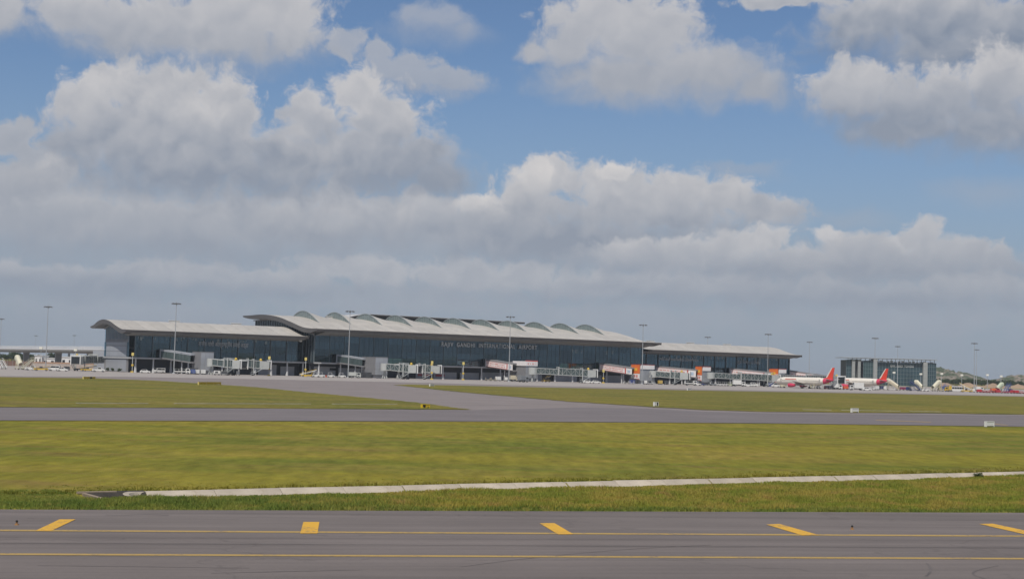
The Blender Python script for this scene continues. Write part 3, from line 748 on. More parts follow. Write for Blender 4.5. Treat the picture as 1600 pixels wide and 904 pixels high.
# side walls of the main block above and before the wings
for u, sgn in ((84, -1), (276.4, 1)):
    top = cut_profile(MAIN, -8, 56, 2.2); n = len(top); uu = u - .05 * sgn
    mb = MB(); mb.add([(uu, x, 6.3) for x, z in top] + [(uu, x, z) for x, z in top], [(i, i + 1, n + i + 1, n + i) for i in range(n - 1)])
    mb.build('side_glazing', mat('dark_side_glass', (.035, .05, .06), .12, .2, .2, spec=.6), term)
    fi = MB(); x = -8.0
    while x < 56: fi.box(u - .25, u + .1, x - .08, x + .08, 6.5, prof_z(MAIN, x) - 2.1); x += 2.6
    fi.build('side_fins', M_MULL, term)
    rim = MB()
    for (a, za), (b, zb) in zip(top, top[1:]): rim.bar((u - .5 * 1, a, za - .1), (u - .5 * 1, b, zb - .1), 1.0, .45)
    rim.build('gable_rim', M_SOFFIT, term)
mb = MB(); mb.box(1, 391, 30.2, 30.6, .02, 17.2); mb.box(84, 276, 55.5, 56, .02, 25.5); mb.build('rear_wall', M_PANEL2, term)
# raised monitor roof along the crest
mon = []
for i in range(13):
    t = i / 12; u = 127 + 14 * t; z = 28.9 + 2.4 * math.sin(t * math.pi / 2); mon.append((u, z))
mon.append((236, 31.0))
MB().extr([(u, z) for u, z in mon] + [(u, z - .75 if u > 130 else z - .2) for u, z in mon[::-1]], 43, 60).build('monitor_roof', M_FASCIA, term)
MB().extr([(u, z + .22) for u, z in mon] + [(u, z + .02) for u, z in mon[::-1]], 42.6, 60.4).build('monitor_roof_edge', M_SLABW, term)
MB().box(138, 229, 45, 58, 27.5, 30.4).build('monitor_clerestory', mat('dark_clerestory', (.04, .047, .05), .25, .3, .3), term)
# eleven scoop skylights: a lens of glass across the roof with a shell that falls away behind it
L0, L1, NS = 10., 37., 12
def lens(s_): return 3.1 * math.sin(math.pi * s_ ** 1.25) ** .9
def skylight(u, k):
    sk = D.objects.new('skylight', None); COL.objects.link(sk); sk.parent = term; sk.location = (u, 0, 0)
    ws = [L0 + (L1 - L0) * i / NS for i in range(NS + 1)]
    zb = [prof_z(MAIN, x) + .05 for x in ws]; zt = [b + lens(i / NS) for i, b in enumerate(zb)]
    for i in range(NS):
        h0, h1 = zt[i] - zb[i], zt[i + 1] - zb[i + 1]
        mb = MB(); mb.add([(0, ws[i] + .06, zb[i]), (0, ws[i + 1] - .06, zb[i + 1]), (0, ws[i + 1] - .06, zt[i + 1] - .05), (0, ws[i] + .06, zt[i] - .05)], [(0, 1, 2, 3)])
        if max(h0, h1) > .3: mb.build('pane', M_SKYL, sk)
    fr = MB()
    for i in range(1, NS): fr.bar((-.06, ws[i], zb[i]), (-.06, ws[i], zt[i]), .12)
    for i in range(NS):
        fr.bar((-.05, ws[i], zt[i]), (-.05, ws[i + 1], zt[i + 1]), .3, .3)
        for q in (.35, .68): fr.bar((-.05, ws[i], zb[i] + (zt[i] - zb[i]) * q), (-.05, ws[i + 1], zb[i + 1] + (zt[i + 1] - zb[i + 1]) * q), .07)
    fr.build('frame', mat('skylight_frame', (.27, .30, .30), .4, .1, .5), sk)
    rr = []
    for q in range(7):
        t = q / 6; f = (1 - t) ** 1.3
        rr.append([(t * 13.5 + .12, x, b + (z_ - b) * f - (.0 if q < 6 else .02)) for x, b, z_ in zip(ws, zb, zt)])
    sh = MB(); sh.rings(rr, False, False); sh.build('shell', M_ROOF, sk, smooth=True)
for k in range(11): skylight(95.4 + k * 16.95, k)
# small white roof vents
vm = MB(); vm.box(-2.2, 2.2, -.9, .9, 0, .9); vm.box(-2.5, 2.5, -1.1, 1.1, .9, 1.05); vme = vm.mesh('roof_vent')
for u, x in ((28, 20), (58, 20), (305, 20), (334, 20), (362, 20)): link('roof_vent', vme, M_WHITE, term, (u, x, 22.4))
for u in (112, 118): link('roof_vent', vme, M_WHITE, term, (u, 30, 27.9))

# lettering on the glass
def text_mesh(name, cu, mt):
    tmp = D.objects.new(name, cu); COL.objects.link(tmp)
    dg = bpy.context.evaluated_depsgraph_get(); me = D.meshes.new_from_object(tmp.evaluated_get(dg))
    D.objects.remove(tmp); D.curves.remove(cu); me.materials.clear()
    return link(name, me, mt)
def letters(name, txt, x0, x1, y, w_, size, mt):
    cu = D.curves.new(name, 'FONT'); cu.body = txt; cu.size = size; cu.extrude = .06; cu.offset = .02; cu.space_character = 1.22 if txt[0] == 'R' else 1.0
    o = text_mesh(name, cu, mt)
    ua, za = on(x0, y[0], w_); ub, zb = on(x1, y[1], w_)
    xs_ = [v.co.x for v in o.data.vertices]; wd = max(max(xs_), .1)
    o.parent = term; o.rotation_euler = (R_(90), 0, 0)
    o.location = (ua, w_, za); o.scale = ((ub - ua) / wd, 1, 1)
    return o
M_LETTER = mat('letter_white', (.64, .65, .65), .5, .05)
M_LETTERG = mat('letter_grey', (.46, .48, .49), .5, .05)
t1 = letters('sign_lettering', 'RAJIV  GANDHI  INTERNATIONAL  AIRPORT', 689.5, 839, (540.4, 547.3), -8.75, 2.9, M_LETTER)
t2 = letters('sign_lettering', 'राजीव गांधी अंतर्राष्ट्रीय हवाई अड्डा', 310, 388, (539.8, 542.2), -.72, 2.6, M_LETTERG)
t3 = letters('sign_lettering', 'రాజీవ్ గాంధీ అంతర్జాతీయ విమానాశ్రయం', 1030, 1091, (562.3, 564.8), -.72, 2.2, M_LETTERG)
t4 = letters('sign_lettering', 'راجیو گاندھی بین الاقوامی', 1152, 1188, (566, 567.6), -.72, 2.4, M_LETTERG)
# lamp fitting at the wing corner
MB().sphere((79.5, -3.2, 16.0), .7, 10, 6, (1.2, 1, .8)).build('corner_lamp', M_WHITE, term)

# ------------------------------------------------------------------ gate piers, fixed links, boarding bridges
M_STEELW = mat('bridge_white', (.42, .43, .41), .5, .07, .7)
M_STEELG = mat('bridge_grey', (.36, .38, .38), .5, .08, .7)
M_TYRE = mat('tyre_rubber', (.022, .022, .023), .8, .2, 3)
M_RIM = mat('wheel_rim', (.32, .32, .32), .4, .1, 3, metal=.6)
M_DGREY = mat('dark_machinery', (.07, .073, .078), .6, .2, 1)
M_YEL = mat('yellow_equipment', (.58, .40, .06), .5, .12, 1)
M_WIN = mat('vehicle_window', (.018, .022, .027), .08, .1, 1, spec=.7)
M_RED = mat('red_sign', (.55, .055, .04), .5, .08, 1)
M_ORANGE = mat('orange_sign', (.74, .17, .035), .5, .06, .5)
M_YSIGN = mat('yellow_sign_mark', (.80, .46, .05), .5, .06, .5)
M_BANNER = mat('banner_white', (.78, .74, .72), .5, .05, .5)
M_BLUEISH = mat('banner_blue_mark', (.42, .52, .62), .5, .05, .5)
M_PINK = mat('banner_red_print', (.60, .20, .17), .5, .1, 2)
M_TGLASS = mat('tunnel_glass', (.075, .10, .10), .15, .2, .4, spec=.6)
GROUP_LINK = 'gate links and lounges in front of the terminal'

def pier(px0, px1, w0, w1, lab, sign=None, ztop=9.35):
    """clad gate lounge box: px0..px1 are photograph columns of its front face on plane w0"""
    u0, _ = on(px0, 555, w0); u1, _ = on(px1, 555, w0)
    t = thing('gate_lounge', lab, 'gate lounge', tw(u0, w0), TA, 'gate lounges')
    L, W = u1 - u0, w1 - w0
    MB().box(0, L, 0, W, 1.5, ztop).build('core', M_PANEL2, t)
    n = 3; hh = (ztop - 1.7) / n
    for j in range(n):
        for i in range(3):
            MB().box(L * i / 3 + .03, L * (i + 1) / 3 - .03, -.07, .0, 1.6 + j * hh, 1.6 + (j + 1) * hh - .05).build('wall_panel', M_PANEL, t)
            MB().box(-.07, .0, W * i / 3 + .03, W * (i + 1) / 3 - .03, 1.6 + j * hh, 1.6 + (j + 1) * hh - .05).build('wall_panel', M_PANEL2, t)  # side face takes the darker grey, its shade put into the colour
    MB().box(-.15, L + .15, -.15, W + .15, ztop, ztop + .18).build('roof_cap', M_DGREY if sign else M_PANEL2, t)
    MB().box(.6, L - .6, .6, W - .6, .03, 1.5).build('plinth', M_GREYWALL, t)
    MB().box(-1.9, -.08, W * .25, W * .8, .05, 2.6).build('plant_cabinet', M_DGREY, t)
    if sign == 'red':
        MB().box(-.3, L + .3, -.35, -.1, ztop - 1.9, ztop + .3).build('sign_board', M_BANNER, t)
        MB().box(-.3, L + .3, -.42, -.05, ztop + .3, ztop + .7).build('sign_top', M_RED, t)
        MB().box(-.38, -.12, -.1, W * .8, ztop - 1.9, ztop + .3).build('sign_board', M_BANNER, t)
        b = MB(); r = random.Random(3)
        x = .8
        while x < L - .6: b.box(x, x + .25, -.38, -.36, ztop - 1.3, ztop - .5); x += r.choice((.45, .45, 1.1))
        b.build('sign_print', M_PINK, t)
    if sign == 'orange':
        MB().box(-.35, -.1, .2, W * .85, 5.2, ztop + .2).build('sign_board', M_ORANGE, t)
        MB().box(-.42, -.36, W * .25, W * .62, 6.6, 7.9).build('sign_emblem', M_YSIGN, t)
        MB().box(-.35, -.1, .2, W * .85, 2.2, 5.1).build('number_board', M_BANNER, t)
        b = MB(); b.box(-.42, -.36, W * .2, W * .34, 3.3, 4.6); b.box(-.42, -.36, W * .42, W * .5, 3.3, 4.6); b.box(-.42, -.36, W * .5, W * .66, 4.3, 4.6); b.box(-.42, -.36, .3, W * .8, 2.3, 2.7)
        b.build('number_print', M_PINK, t)
        MB().box(.0, L + .2, -.35, -.1, ztop - 1.9, ztop + .1).build('sign_board', M_BANNER, t)
        MB().box(-.4, L + .25, -.42, W * .85, ztop + .25, ztop + .42).build('sign_top', M_RED, t)
        MB().box(-2.4, -1.91, W * .2, W * .7, .05, 2.0).build('blue_cabinet', mat('blue_plastic', (.05, .07, .22), .5, .1, 1), t)
    return t
def link_bridge(px0, y0, w0, px1, y1, w1, lab, banner=False, hgt=4.0):
    """sloping glazed walkway from the facade (w0) to a gate lounge (w1); px/y are photograph points of its top edge"""
    ua, za = on(px0, y0, w0); ub, zb = on(px1, y1, w1)
    a = tw(ua, w0); b = tw(ub, w1); d = b - a; Lh = d.length; rz = math.atan2(d.y, d.x)
    t = thing('fixed_link_bridge', lab, 'walkway', a, rz, 'fixed link bridges')
    Z = lambda x: za + (zb - za) * x / Lh
    wd = 1.6
    def sl_box(x0, x1, y_0, y_1, o0, o1): 
        return MB().add([(x, yy, Z(x) + o) for x in (x0, x1) for yy in (y_0, y_1) for o in (o0, o1)], [(0, 1, 3, 2), (4, 6, 7, 5), (0, 4, 5, 1), (2, 3, 7, 6), (0, 2, 6, 4), (1, 5, 7, 3)])
    sl_box(0, Lh, -wd, wd, -.75, 0).build('roof_beam', M_PANEL2 if banner else M_PANEL, t)
    sl_box(0, Lh, -wd, wd, -hgt, -hgt + .55).build('floor_beam', M_PANEL2, t)
    n = 5
    for i in range(n):
        x0, x1 = .6 + (Lh - 1.2) * i / n, .6 + (Lh - 1.2) * (i + 1) / n - .12
        for s in (-1, 1): sl_box(x0, x1, s * wd * .93 - .04, s * wd * .93 + .04, -hgt + .6, -.8).build('pane', M_TGLASS, t)
    for s in (-1, 1): 
        f = sl_box(0, .7, s * wd - .12, s * wd + .12, -hgt, 0); f.build('portal_frame', M_PANEL, t)
    MB().tube((Lh * .62, 0, 0), (Lh * .62, 0, Z(Lh * .62) - hgt), .4, .3, 8).build('support_column', M_COLUMN, t)
    if banner:
        s = -1
        sl_box(.8, Lh * .78, s * wd - .22, s * wd - .13, -hgt * .88, -.75).build('banner', M_BANNER, t)
        sl_box(Lh * .785, Lh * .81, s * wd - .24, s * wd - .13, -hgt * .88, -.75).build('banner_stripe', M_RED, t)
        sl_box(Lh * .815, Lh * .99, s * wd - .22, s * wd - .13, -hgt * .88, -.75).build('banner', M_BANNER, t)
        sl_box(Lh * .86, Lh * .94, s * wd - .26, s * wd - .23, -hgt * .7, -1.5).build('banner_mark', M_BLUEISH, t)
        bp = MB(); r = random.Random(int(px0))
        for row, (o0, o1) in enumerate(((-hgt * .48, -hgt * .36), (-hgt * .70, -hgt * .60))):
            x = 1.4
            while x < Lh * .72:
                l = r.uniform(.25, .5)
                q = sl_box(x, x + l, s * wd - .26, s * wd - .23, o0, o1); bp.add(q.v, q.f); x += l + r.choice((.12, .12, .5))
        q = sl_box(.8, Lh * .78, s * wd - .25, s * wd - .22, -1.0, -.82); bp.add(q.v, q.f)
        q = sl_box(.8, Lh * .78, s * wd - .25, s * wd - .22, -hgt * .87, -hgt * .82); bp.add(q.v, q.f)
        bp.build('banner_print', M_PINK, t)
    return t
def wheel_pair(t, x, y, r=.5, wd=.35, par=None):
    for s in (-1, 1):
        w_ = MB().tube((x, y + s * .55 - wd / 2, r), (x, y + s * .55 + wd / 2, r), r, r, 12).build('wheel', M_TYRE, t, smooth=True)
        MB().tube((x, y + s * .55 - wd / 2 - .02, r), (x, y + s * .55 + wd / 2 + .02, r), r * .55, r * .55, 8).build('rim', M_RIM, w_)
def boarding_bridge(pr_, pc, lab, frac=.55, z0=3.75, z1=3.0, lattice=False, col_t=None):
    """telescopic bridge from rotunda position pr_ to cab position pc (world points on the ground)"""
    d = pc - pr_; L = Vector((d.x, d.y)).length; rz = math.atan2(d.y, d.x)
    mt = col_t or M_STEELW
    t = thing('boarding_bridge', lab, 'boarding bridge', pr_, rz, 'telescopic boarding bridges')
    MB().tube((0, 0, z0 - .3), (0, 0, z0 + 3.0), 2.0, 2.0, 14).build('rotunda', mt, t, smooth=True)
    c_ = MB(); c_.tube((0, 0, .05), (0, 0, z0 - .3), .45, .45, 10)
    for a in (0, 2.1, 4.2): c_.bar((1.3 * math.cos(a), 1.3 * math.sin(a), .05), (.3 * math.cos(a), .3 * math.sin(a), 2.6), .35)
    c_.build('rotunda_column', mt, t)
    def tun(x0, x1, wd, h, name):
        Z = lambda x: z0 + (z1 - z0) * (x - 1.5) / (L - 3.5)
        bx = lambda a, b, y0_, y1_, o0, o1: ([(x, yy, Z(x) + o) for x in (a, b) for yy in (y0_, y1_) for o in (o0, o1)], [(0, 1, 3, 2), (4, 6, 7, 5), (0, 4, 5, 1), (2, 3, 7, 6), (0, 2, 6, 4), (1, 5, 7, 3)])
        fr = MB(); fr.add(*bx(x0, x1, -wd, wd, h - .26, h)); fr.add(*bx(x0, x1, -wd, wd, 0, .3))
        n = max(3, round((x1 - x0) / (2.1 if lattice else 3.0)))
        for i in range(n + 1):
            x = x0 + (x1 - x0) * i / n
            for s in (-1, 1): fr.add(*bx(x - .06, x + .06, s * wd - .08, s * wd + .08, .3, h - .26))
        if lattice:
            for i in range(n):
                xa, xb = x0 + (x1 - x0) * i / n, x0 + (x1 - x0) * (i + 1) / n
                for s in (-1, 1): fr.bar((xa, s * (wd + .05), Z(xa) + (.3 if i % 2 else h - .3)), (xb, s * (wd + .05), Z(xb) + (h - .3 if i % 2 else .3)), .10)
        o = fr.build(name, mt, t)
        for i in range(n):
            xa, xb = x0 + (x1 - x0) * i / n + .12, x0 + (x1 - x0) * (i + 1) / n - .12
            for s in (-1, 1): MB().add(*bx(xa, xb, s * wd * .9 - .02, s * wd * .9 + .02, .32, h - .32)).build('pane', M_TGLASS, o)
        return Z
    xm = L * frac
    tun(1.5, xm + 2.0, 1.35, 2.9, 'inner_tunnel')
    Z = tun(xm, L - 2.0, 1.65, 3.4, 'outer_tunnel')
    for x in (xm + .2, L - 4.8):
        p = MB(); 
        for s in (-1, 1): p.bar((x, s * 1.95, .9 if x > xm + 1 else Z(x) - .2), (x, s * 1.95, Z(x) + 3.8), .38)
        p.bar((x, -2.1, Z(x) + 3.8), (x, 2.1, Z(x) + 3.8), .38); p.build('lift_frame', mt, t)
    bo = MB(); bo.box(L - 5.6, L - 4.0, -2.3, 2.3, .5, 1.0); bo.build('drive_bogie', M_DGREY, t)
    for s in (-1, 1): wheel_pair(t, L - 4.8, s * 1.7, .55)
    cz = z1 - .2
    MB().extr([(L - 2.2, cz), (L + 1.6, cz), (L + 1.9, cz + .5), (L + 1.9, cz + 3.2), (L - 2.2, cz + 3.5)], -2.1, 2.1).build('cab', mt, t)
    cn = MB()
    for s in (-1, 1): cn.bar((L + 2.6, s * 2.0, cz - .1), (L + 2.6, s * 2.0, cz + 3.7), .35)
    cn.bar((L + 2.6, -2.1, cz + 3.7), (L + 2.6, 2.1, cz + 3.7), .4); cn.bar((L + 1.5, -2.0, cz + 3.7), (L + 2.7, -2.0, cz + 3.7), .3); cn.bar((L + 1.5, 2.0, cz + 3.7), (L + 2.7, 2.0, cz + 3.7), .3); cn.build('canopy_frame', M_WHITE, t)
    MB().box(L + 1.95, L + 2.3, -1.7, 1.7, cz + .3, cz + 3.2).build('cab_window', M_WIN, t)
    be = MB(); be.sphere((L - 1.6, -.6, cz + 4.0), .55, 8, 6); be.box(L - 2.1, L - 1.1, -1.1, -.1, cz + 3.5, cz + 3.8); be.build('beacon_unit', M_YEL, t)
    st = MB(); x = L - 1.0; k = 9
    for s in (-2.9, -2.1): st.bar((x - 5.2, s, .15), (x, s, cz + .2), .18); st.bar((x - 5.2, s, 1.1), (x, s, cz + 1.2), .08)
    for i in range(k): st.box(x - 5.2 + 5.2 * i / k, x - 5.2 + 5.2 * i / k + .35, -2.9, -2.1, .2 + (cz - .1) * i / k, .26 + (cz - .1) * i / k)
    st.build('service_stairs', M_STEELG, t)
    return t

pier(314, 334, -30, -21, 'plain grey gate lounge box beside the terminal wing with the Hindi lettering')
pier(587, 606, -38, -26, 'plain grey gate lounge box in front of the main hall, left of the English lettering')
pier(822, 839, -38, -25, 'grey gate lounge with a white sign under a red top edge', 'red')
pier(1001, 1022, -38, -30, 'grey gate lounge with an orange sign beside the tall light mast', 'orange')
pier(1098, 1110, -30, -24, 'grey gate lounge with an orange sign in front of the farther terminal wing', 'orange')
pier(1217, 1228, -30, -22, 'grey gate lounge with an orange sign beside the nearer airliner nose', 'orange')
link_bridge(255, 545.2, -1.5, 304, 552.5, -24, 'grey glazed walkway sloping to the lounge at the Hindi lettered wing')
link_bridge(530, 553.2, -9.5, 572, 559.5, -29, 'grey glazed walkway sloping down beside the light mast at the main hall')
link_bridge(762, 560.5, -9.5, 806, 567, -31, 'walkway with white and red banner below the word AIRPORT', True)
link_bridge(940, 566.5, -9.5, 992, 574, -34, 'bannered walkway left of the first orange gate sign', True)
link_bridge(1026, 571, -1.5, 1091, 577, -27, 'bannered walkway between the two orange gate signs', True, 4.6)
link_bridge(1142, 574.5, -1.5, 1210, 581.5, -26, 'bannered walkway just before the nearer airliner', True, 4.6)
link_bridge(1232, 577.5, 2, 1292, 586, -20, 'bannered walkway rising behind the nearer airliner fuselage', True, 4.6)
pw = lambda x, w_: px_w(x, w_, .04)
boarding_bridge(pw(330, -34), pw(374, -48), 'pale boarding bridge in front of the Hindi lettered wing, nearer cab')
boarding_bridge(pw(352, -26), pw(412, -30), 'pale boarding bridge behind, its cab beside a yellow topped post')
boarding_bridge(pw(601, -42), pw(648, -56), 'pale boarding bridge with glass sides at the main hall, nearer cab', lattice=True)
boarding_bridge(pw(622, -34), pw(679, -40), 'pale boarding bridge ending at the yellow topped post of the main hall', lattice=True)
boarding_bridge(pw(832, -42), pw(923, -52), 'long white lattice boarding bridge below the lit lounge windows', .42, lattice=True)
boarding_bridge(pw(1020, -42), pw(1070, -54), 'white lattice boarding bridge under the banner between the orange signs', lattice=True)
boarding_bridge(pw(1110, -34), pw(1209, -44), 'very long white lattice boarding bridge reaching to the nearer airliner', .45, lattice=True)
boarding_bridge(pw(1222, -32), px_d(1311, 745, .04), 'grey boarding bridge with its cab between the two airliners', .5, col_t=M_STEELG)
boarding_bridge(px_d(168, 690, .04), px_d(120, 640, .04), 'boarding bridge in front of the bare end wall of the terminal', .5)

# ------------------------------------------------------------------ masts, posts, signs
M_MAST = mat('galvanised_steel', (.42, .43, .43), .45, .08, .5, metal=.35)
M_LAMPB = mat('lamp_housing', (.15, .155, .16), .5, .1)
mast_proto = None
def mast(loc, lab, h=29.0, rz=0.0):
    t = thing('light_mast', lab, 'light mast', loc, rz, 'high apron light masts')
    mb = MB(); mb.tube((0, 0, .02), (0, 0, h), .25, .12, 10); mb.build('pole', M_MAST, t, smooth=True)
    MB().tube((0, 0, .02), (0, 0, .5), .7, .6, 10).build('foot', M_MAST, t)
    hd = MB()
    for i in range(8):
        a = i * math.pi / 4; hd.bar((0, 0, h - .25), (1.6 * math.cos(a), 1.6 * math.sin(a), h - .15), .08)
    hd.tube((0, 0, h - .5), (0, 0, h + .25), .45, .35, 8); hd.build('head_frame', M_LAMPB, t)
    lm = MB(); lm.box(-.36, .36, -.26, .26, -.18, .18); lme = lm.mesh('floodlight')
    for i in range(8):
        a = i * math.pi / 4; o = link('floodlight', lme, M_LAMPB, t, (1.7 * math.cos(a), 1.7 * math.sin(a), h - .1)); o.rotation_euler = (0, R_(28), a)
    MB().tube((0, 0, h + .25), (0, 0, h + 1.4), .05, .03, 6).build('lightning_rod', M_MAST, t)
    return t
mast(ground(271.5, 583.5), 'tall grey light mast in front of the terminal, by the nearest glazed walkway', 29.5)
mast(ground(543.8, 590), 'tall grey light mast in front of the main hall left part', 29)
mast(ground(795, 596.2), 'tall grey light mast standing before the last letters of INTERNATIONAL', 29)
mast(ground(1003, 600), 'tall grey light mast beside the first orange gate sign', 29)
mast(ground(1199, 603), 'tall grey light mast before the end of the farther terminal wing', 29)
mast(ground(71.2, 576.2), 'tall grey light mast in front of the elevated road', 29)
mast(px_d(1104.5, 940), 'thin light mast rising behind the farther wing roof')
mast(px_d(1264, 1000), 'thin light mast behind the walkway between terminal and glass office block')
mast(px_d(1366.5, 863), 'thin light mast by the second airliner, before the glass office block')
mast(px_d(1402, 1062), 'thin light mast standing before the middle of the glass office block')
mast(px_d(1522, 920), 'nearer of two thin light masts right of the office block', 29)
mast(px_d(1525.5, 1100), 'farther of two thin light masts right of the office block', 29)
mast(px_d(54.5, 1670), 'small far light mast seen above the elevated road railing, left one')
mast(px_d(114.5, 1570), 'small far light mast above the elevated road near the terminal end')
mast(px_d(-1, 955), 'light mast cut by the left edge of the photo')

M_YBOX = mat('yellow_board', (.62, .50, .16), .5, .08)
def stand_post(loc, lab, h=6.8, rz=0.0):
    t = thing('stand_post', lab, 'sign post', loc, rz, 'yellow topped stand posts')
    mb = MB(); mb.bar((0, 0, 0), (0, 0, h), .24); mb.build('post', M_STEELW, t)
    MB().box(-.5, .5, -.25, .25, h - .1, h + 1.2).build('docking_display', M_YBOX, t)
    MB().box(-.42, .42, -.2, .2, h * .38, h * .38 + .8).build('number_board', M_YEL, t)
    MB().box(-.6, .6, -.5, .5, 0, .6).build('base_block', M_YEL, t)
    return t
for x, w_, lab in ((206.5, -6, 'yellow topped stand post at the corner of the end wall'), (420, -30, 'yellow topped stand post beside the second boarding bridge cab'),
                   (477, -26, 'yellow topped stand post above the yellow loader'), (674.5, -44, 'yellow topped stand post at a cab before the main hall'),
                   (723.5, -32, 'yellow topped stand post alone between two columns of the main hall'), (942.5, -44, 'slim stand post before the fourth walkway banner')):
    stand_post(px_w(x, w_), lab, 7.2 if x < 900 else 5.5)
M_LAMPH = mat('pale_lamp_head', (.72, .70, .60), .4, .05)
def lamp_post(loc, lab, h):
    t = thing('lamp_post', lab, 'lamp post', loc, 0, 'short apron lamp posts')
    MB().tube((0, 0, 0), (0, 0, h), .22, .14, 8).build('pole', M_MAST, t)
    MB().box(-.8, .8, -.5, .5, h, h + 1.1).build('lamp_head', M_LAMPH, t)
for x, d, h, lab in ((1396.5, 960, 9.5, 'short lamp post before the office block beside a beige stair truck'), (1438.5, 960, 9.0, 'short lamp post before the right end of the office block'),
                     (1471, 960, 9.5, 'short lamp post right of the office block against the rocky hill'), (1502.5, 960, 9.0, 'short lamp post behind the white airport bus'),
                     (1542.5, 960, 9.5, 'short lamp post left of the pale green stairs'), (1564, 980, 9.0, 'short lamp post rising behind the pale green stairs'),
                     (63, 760, 9.5, 'short lamp post under the elevated road beside white buildings'), (117, 760, 9.0, 'short lamp post under the elevated road near the boarding bridge')):
    lamp_post(px_d(x, d), lab, h)

M_BLACK = mat('black_board', (.015, .015, .016), .5, .1)
def guide_sign(p0, p1, lab, h=1.0, cells=(), col=None, zb=.075, two=False):
    """low taxiway guidance board on frangible legs between two ground points"""
    d = p1 - p0; L = d.length; t = thing('taxiway_sign', lab, 'sign', Vector((p0.x, p0.y, zb)), math.atan2(d.y, d.x), 'taxiway guidance signs')
    n = max(1, len(cells)); x = 0
    for i, cmt in enumerate(cells):
        MB().box(L * i / n + .02, L * (i + 1) / n - .02, -.15, .15, .12, .12 + h).build('sign_face', cmt, t)
    MB().box(-.06, L + .06, -.18, .18, .12 + h, .17 + h).build('sign_cap', col or M_YBOX, t)
    for k in range(n + 1): MB().box(L * k / n - .06, L * k / n + .06, -.17, .17, 0, .15 + h).build('leg', col or M_YBOX, t)
    return t
def sign_at(x0, x1, y, *a, **k): 
    p0, p1 = ground(x0, y), ground(x1, y); p1 = p0 + (p1 - p0) ; return guide_sign(p0, p1, *a, **k)
M_SIGNY = mat('sign_yellow', (.62, .42, .02), .5, .08, 2)
sign_at(130, 148, 592.2, 'low yellow sign board with a black panel in the verge before the end wall', h=.45, cells=(M_SIGNY, M_SIGNY, M_BLACK, M_SIGNY))
sign_at(310, 344.5, 601.2, 'long low yellow sign board at the edge of the sunlit grass', h=.5, cells=(M_SIGNY, M_SIGNY, M_SIGNY))
sign_at(659, 670, 637.5, 'small black and yellow sign near the tip of the grass verge', h=.30, cells=(M_BLACK, M_SIGNY), col=M_SIGNY)
sign_at(671.5, 677.5, 603.5, 'small white board at the left tip of the grass island', h=.5, cells=(M_WHITE,), col=M_WHITE)
sign_at(1022, 1027.5, 634.5, 'small white and black marker at the edge of the far taxiway', h=.5, cells=(M_WHITE, M_BLACK), col=M_WHITE)
sign_at(1074, 1080, 609.5, 'small white board on the grass island below the orange sign', h=.5, cells=(M_WHITE,), col=M_WHITE)
sign_at(1330.5, 1340, 644.5, 'low wide white board beside the drain kerb', h=.5, cells=(M_WHITE,), col=M_WHITE)
sign_at(1540, 1551.5, 666.8, 'white square board at the near edge of the far taxiway', h=.5, cells=(M_WHITE,), col=M_WHITE, zb=.05)
M_BROWNY = mat('faded_orange', (.30, .15, .05), .6, .1)
for x, y, lab in ((1331.5, 826.5, 'small black topped edge marker between the two right hand stripes'), (26, 819.5, 'small dark edge marker left of the first yellow stripe')):
    t = thing('edge_marker', lab, 'marker', ground(x, y, .02), 0, 'taxiway edge markers')
    MB().tube((0, 0, 0), (0, 0, .04), .07, .06, 10).build('base', M_BROWNY, t); MB().tube((0, 0, .05), (0, 0, .10), .03, .03, 8).build('stem', M_BROWNY, t); MB().sphere((0, 0, .12), .045, 8, 5).build('lens', M_BLACK, t)

# ------------------------------------------------------------------ ground vehicles and equipment
def vcol(name, c_): return mat(name, c_, .4, .07, .8, coat=.3)
V_WHITE = vcol('vehicle_white', (.66, .65, .62)); V_CREAM = vcol('vehicle_cream', (.60, .56, .42)); V_BLUE = vcol('vehicle_blue', (.045, .085, .27)); V_NAVY = vcol('vehicle_navy', (.025, .04, .12))
V_RED = vcol('vehicle_red', (.42, .035, .045)); V_GREY = vcol('vehicle_grey', (.20, .21, .22)); V_YEL = vcol('vehicle_yellow', (.55, .36, .04)); V_BEIGE = vcol('vehicle_beige', (.50, .44, .32)); V_MAROON = vcol('vehicle_maroon', (.22, .04, .09)); V_PGREEN = vcol('vehicle_pale_green', (.48, .52, .38)); V_ORANGE = vcol('vehicle_orange', (.62, .12, .04))
def wheels(t, xs, wd, r=.36, tw_=.24):
    for x in xs:
        for s in (-1, 1):
            y = s * (wd / 2 - tw_ / 2)
            w_ = MB().tube((x, y - tw_ / 2, r), (x, y + tw_ / 2, r), r, r, 12).build('wheel', M_TYRE, t, smooth=True)
            MB().tube((x, y - tw_ / 2 - .02, r), (x, y + tw_ / 2 + .02, r), r * .6, r * .6, 8).build('rim', M_RIM, w_)
def body(t, name, poly, wd, mt): return MB().extr(poly, -wd / 2, wd / 2).build(name, mt, t)
def wins(t, quads, wd, mt=M_WIN):
    for q in quads:
        for s in (-1, 1):
            y = s * (wd / 2 + .012); MB().extr(q, min(y, y - s * .05), max(y, y - s * .05)).build('window', mt, t)
def car(lab, loc, rz, c_=V_WHITE, g=None):
    t = thing('car', lab, 'car', loc, rz, g)
    body(t, 'body', [(-2.1, .3), (2.1, .3), (2.12, .75), (1.3, .92), (-1.95, .98), (-2.12, .7)], 1.72, c_)
    body(t, 'cabin', [(-1.75, .97), (1.05, .93), (.35, 1.46), (-1.25, 1.48)], 1.5, c_)
    wins(t, [[(-1.5, 1.0), (-.45, .99), (-.45, 1.4), (-1.2, 1.4)], [(-.35, .99), (.8, .97), (.28, 1.4), (-.35, 1.4)]], 1.5)
    wheels(t, (-1.3, 1.3), 1.72, .31); return t
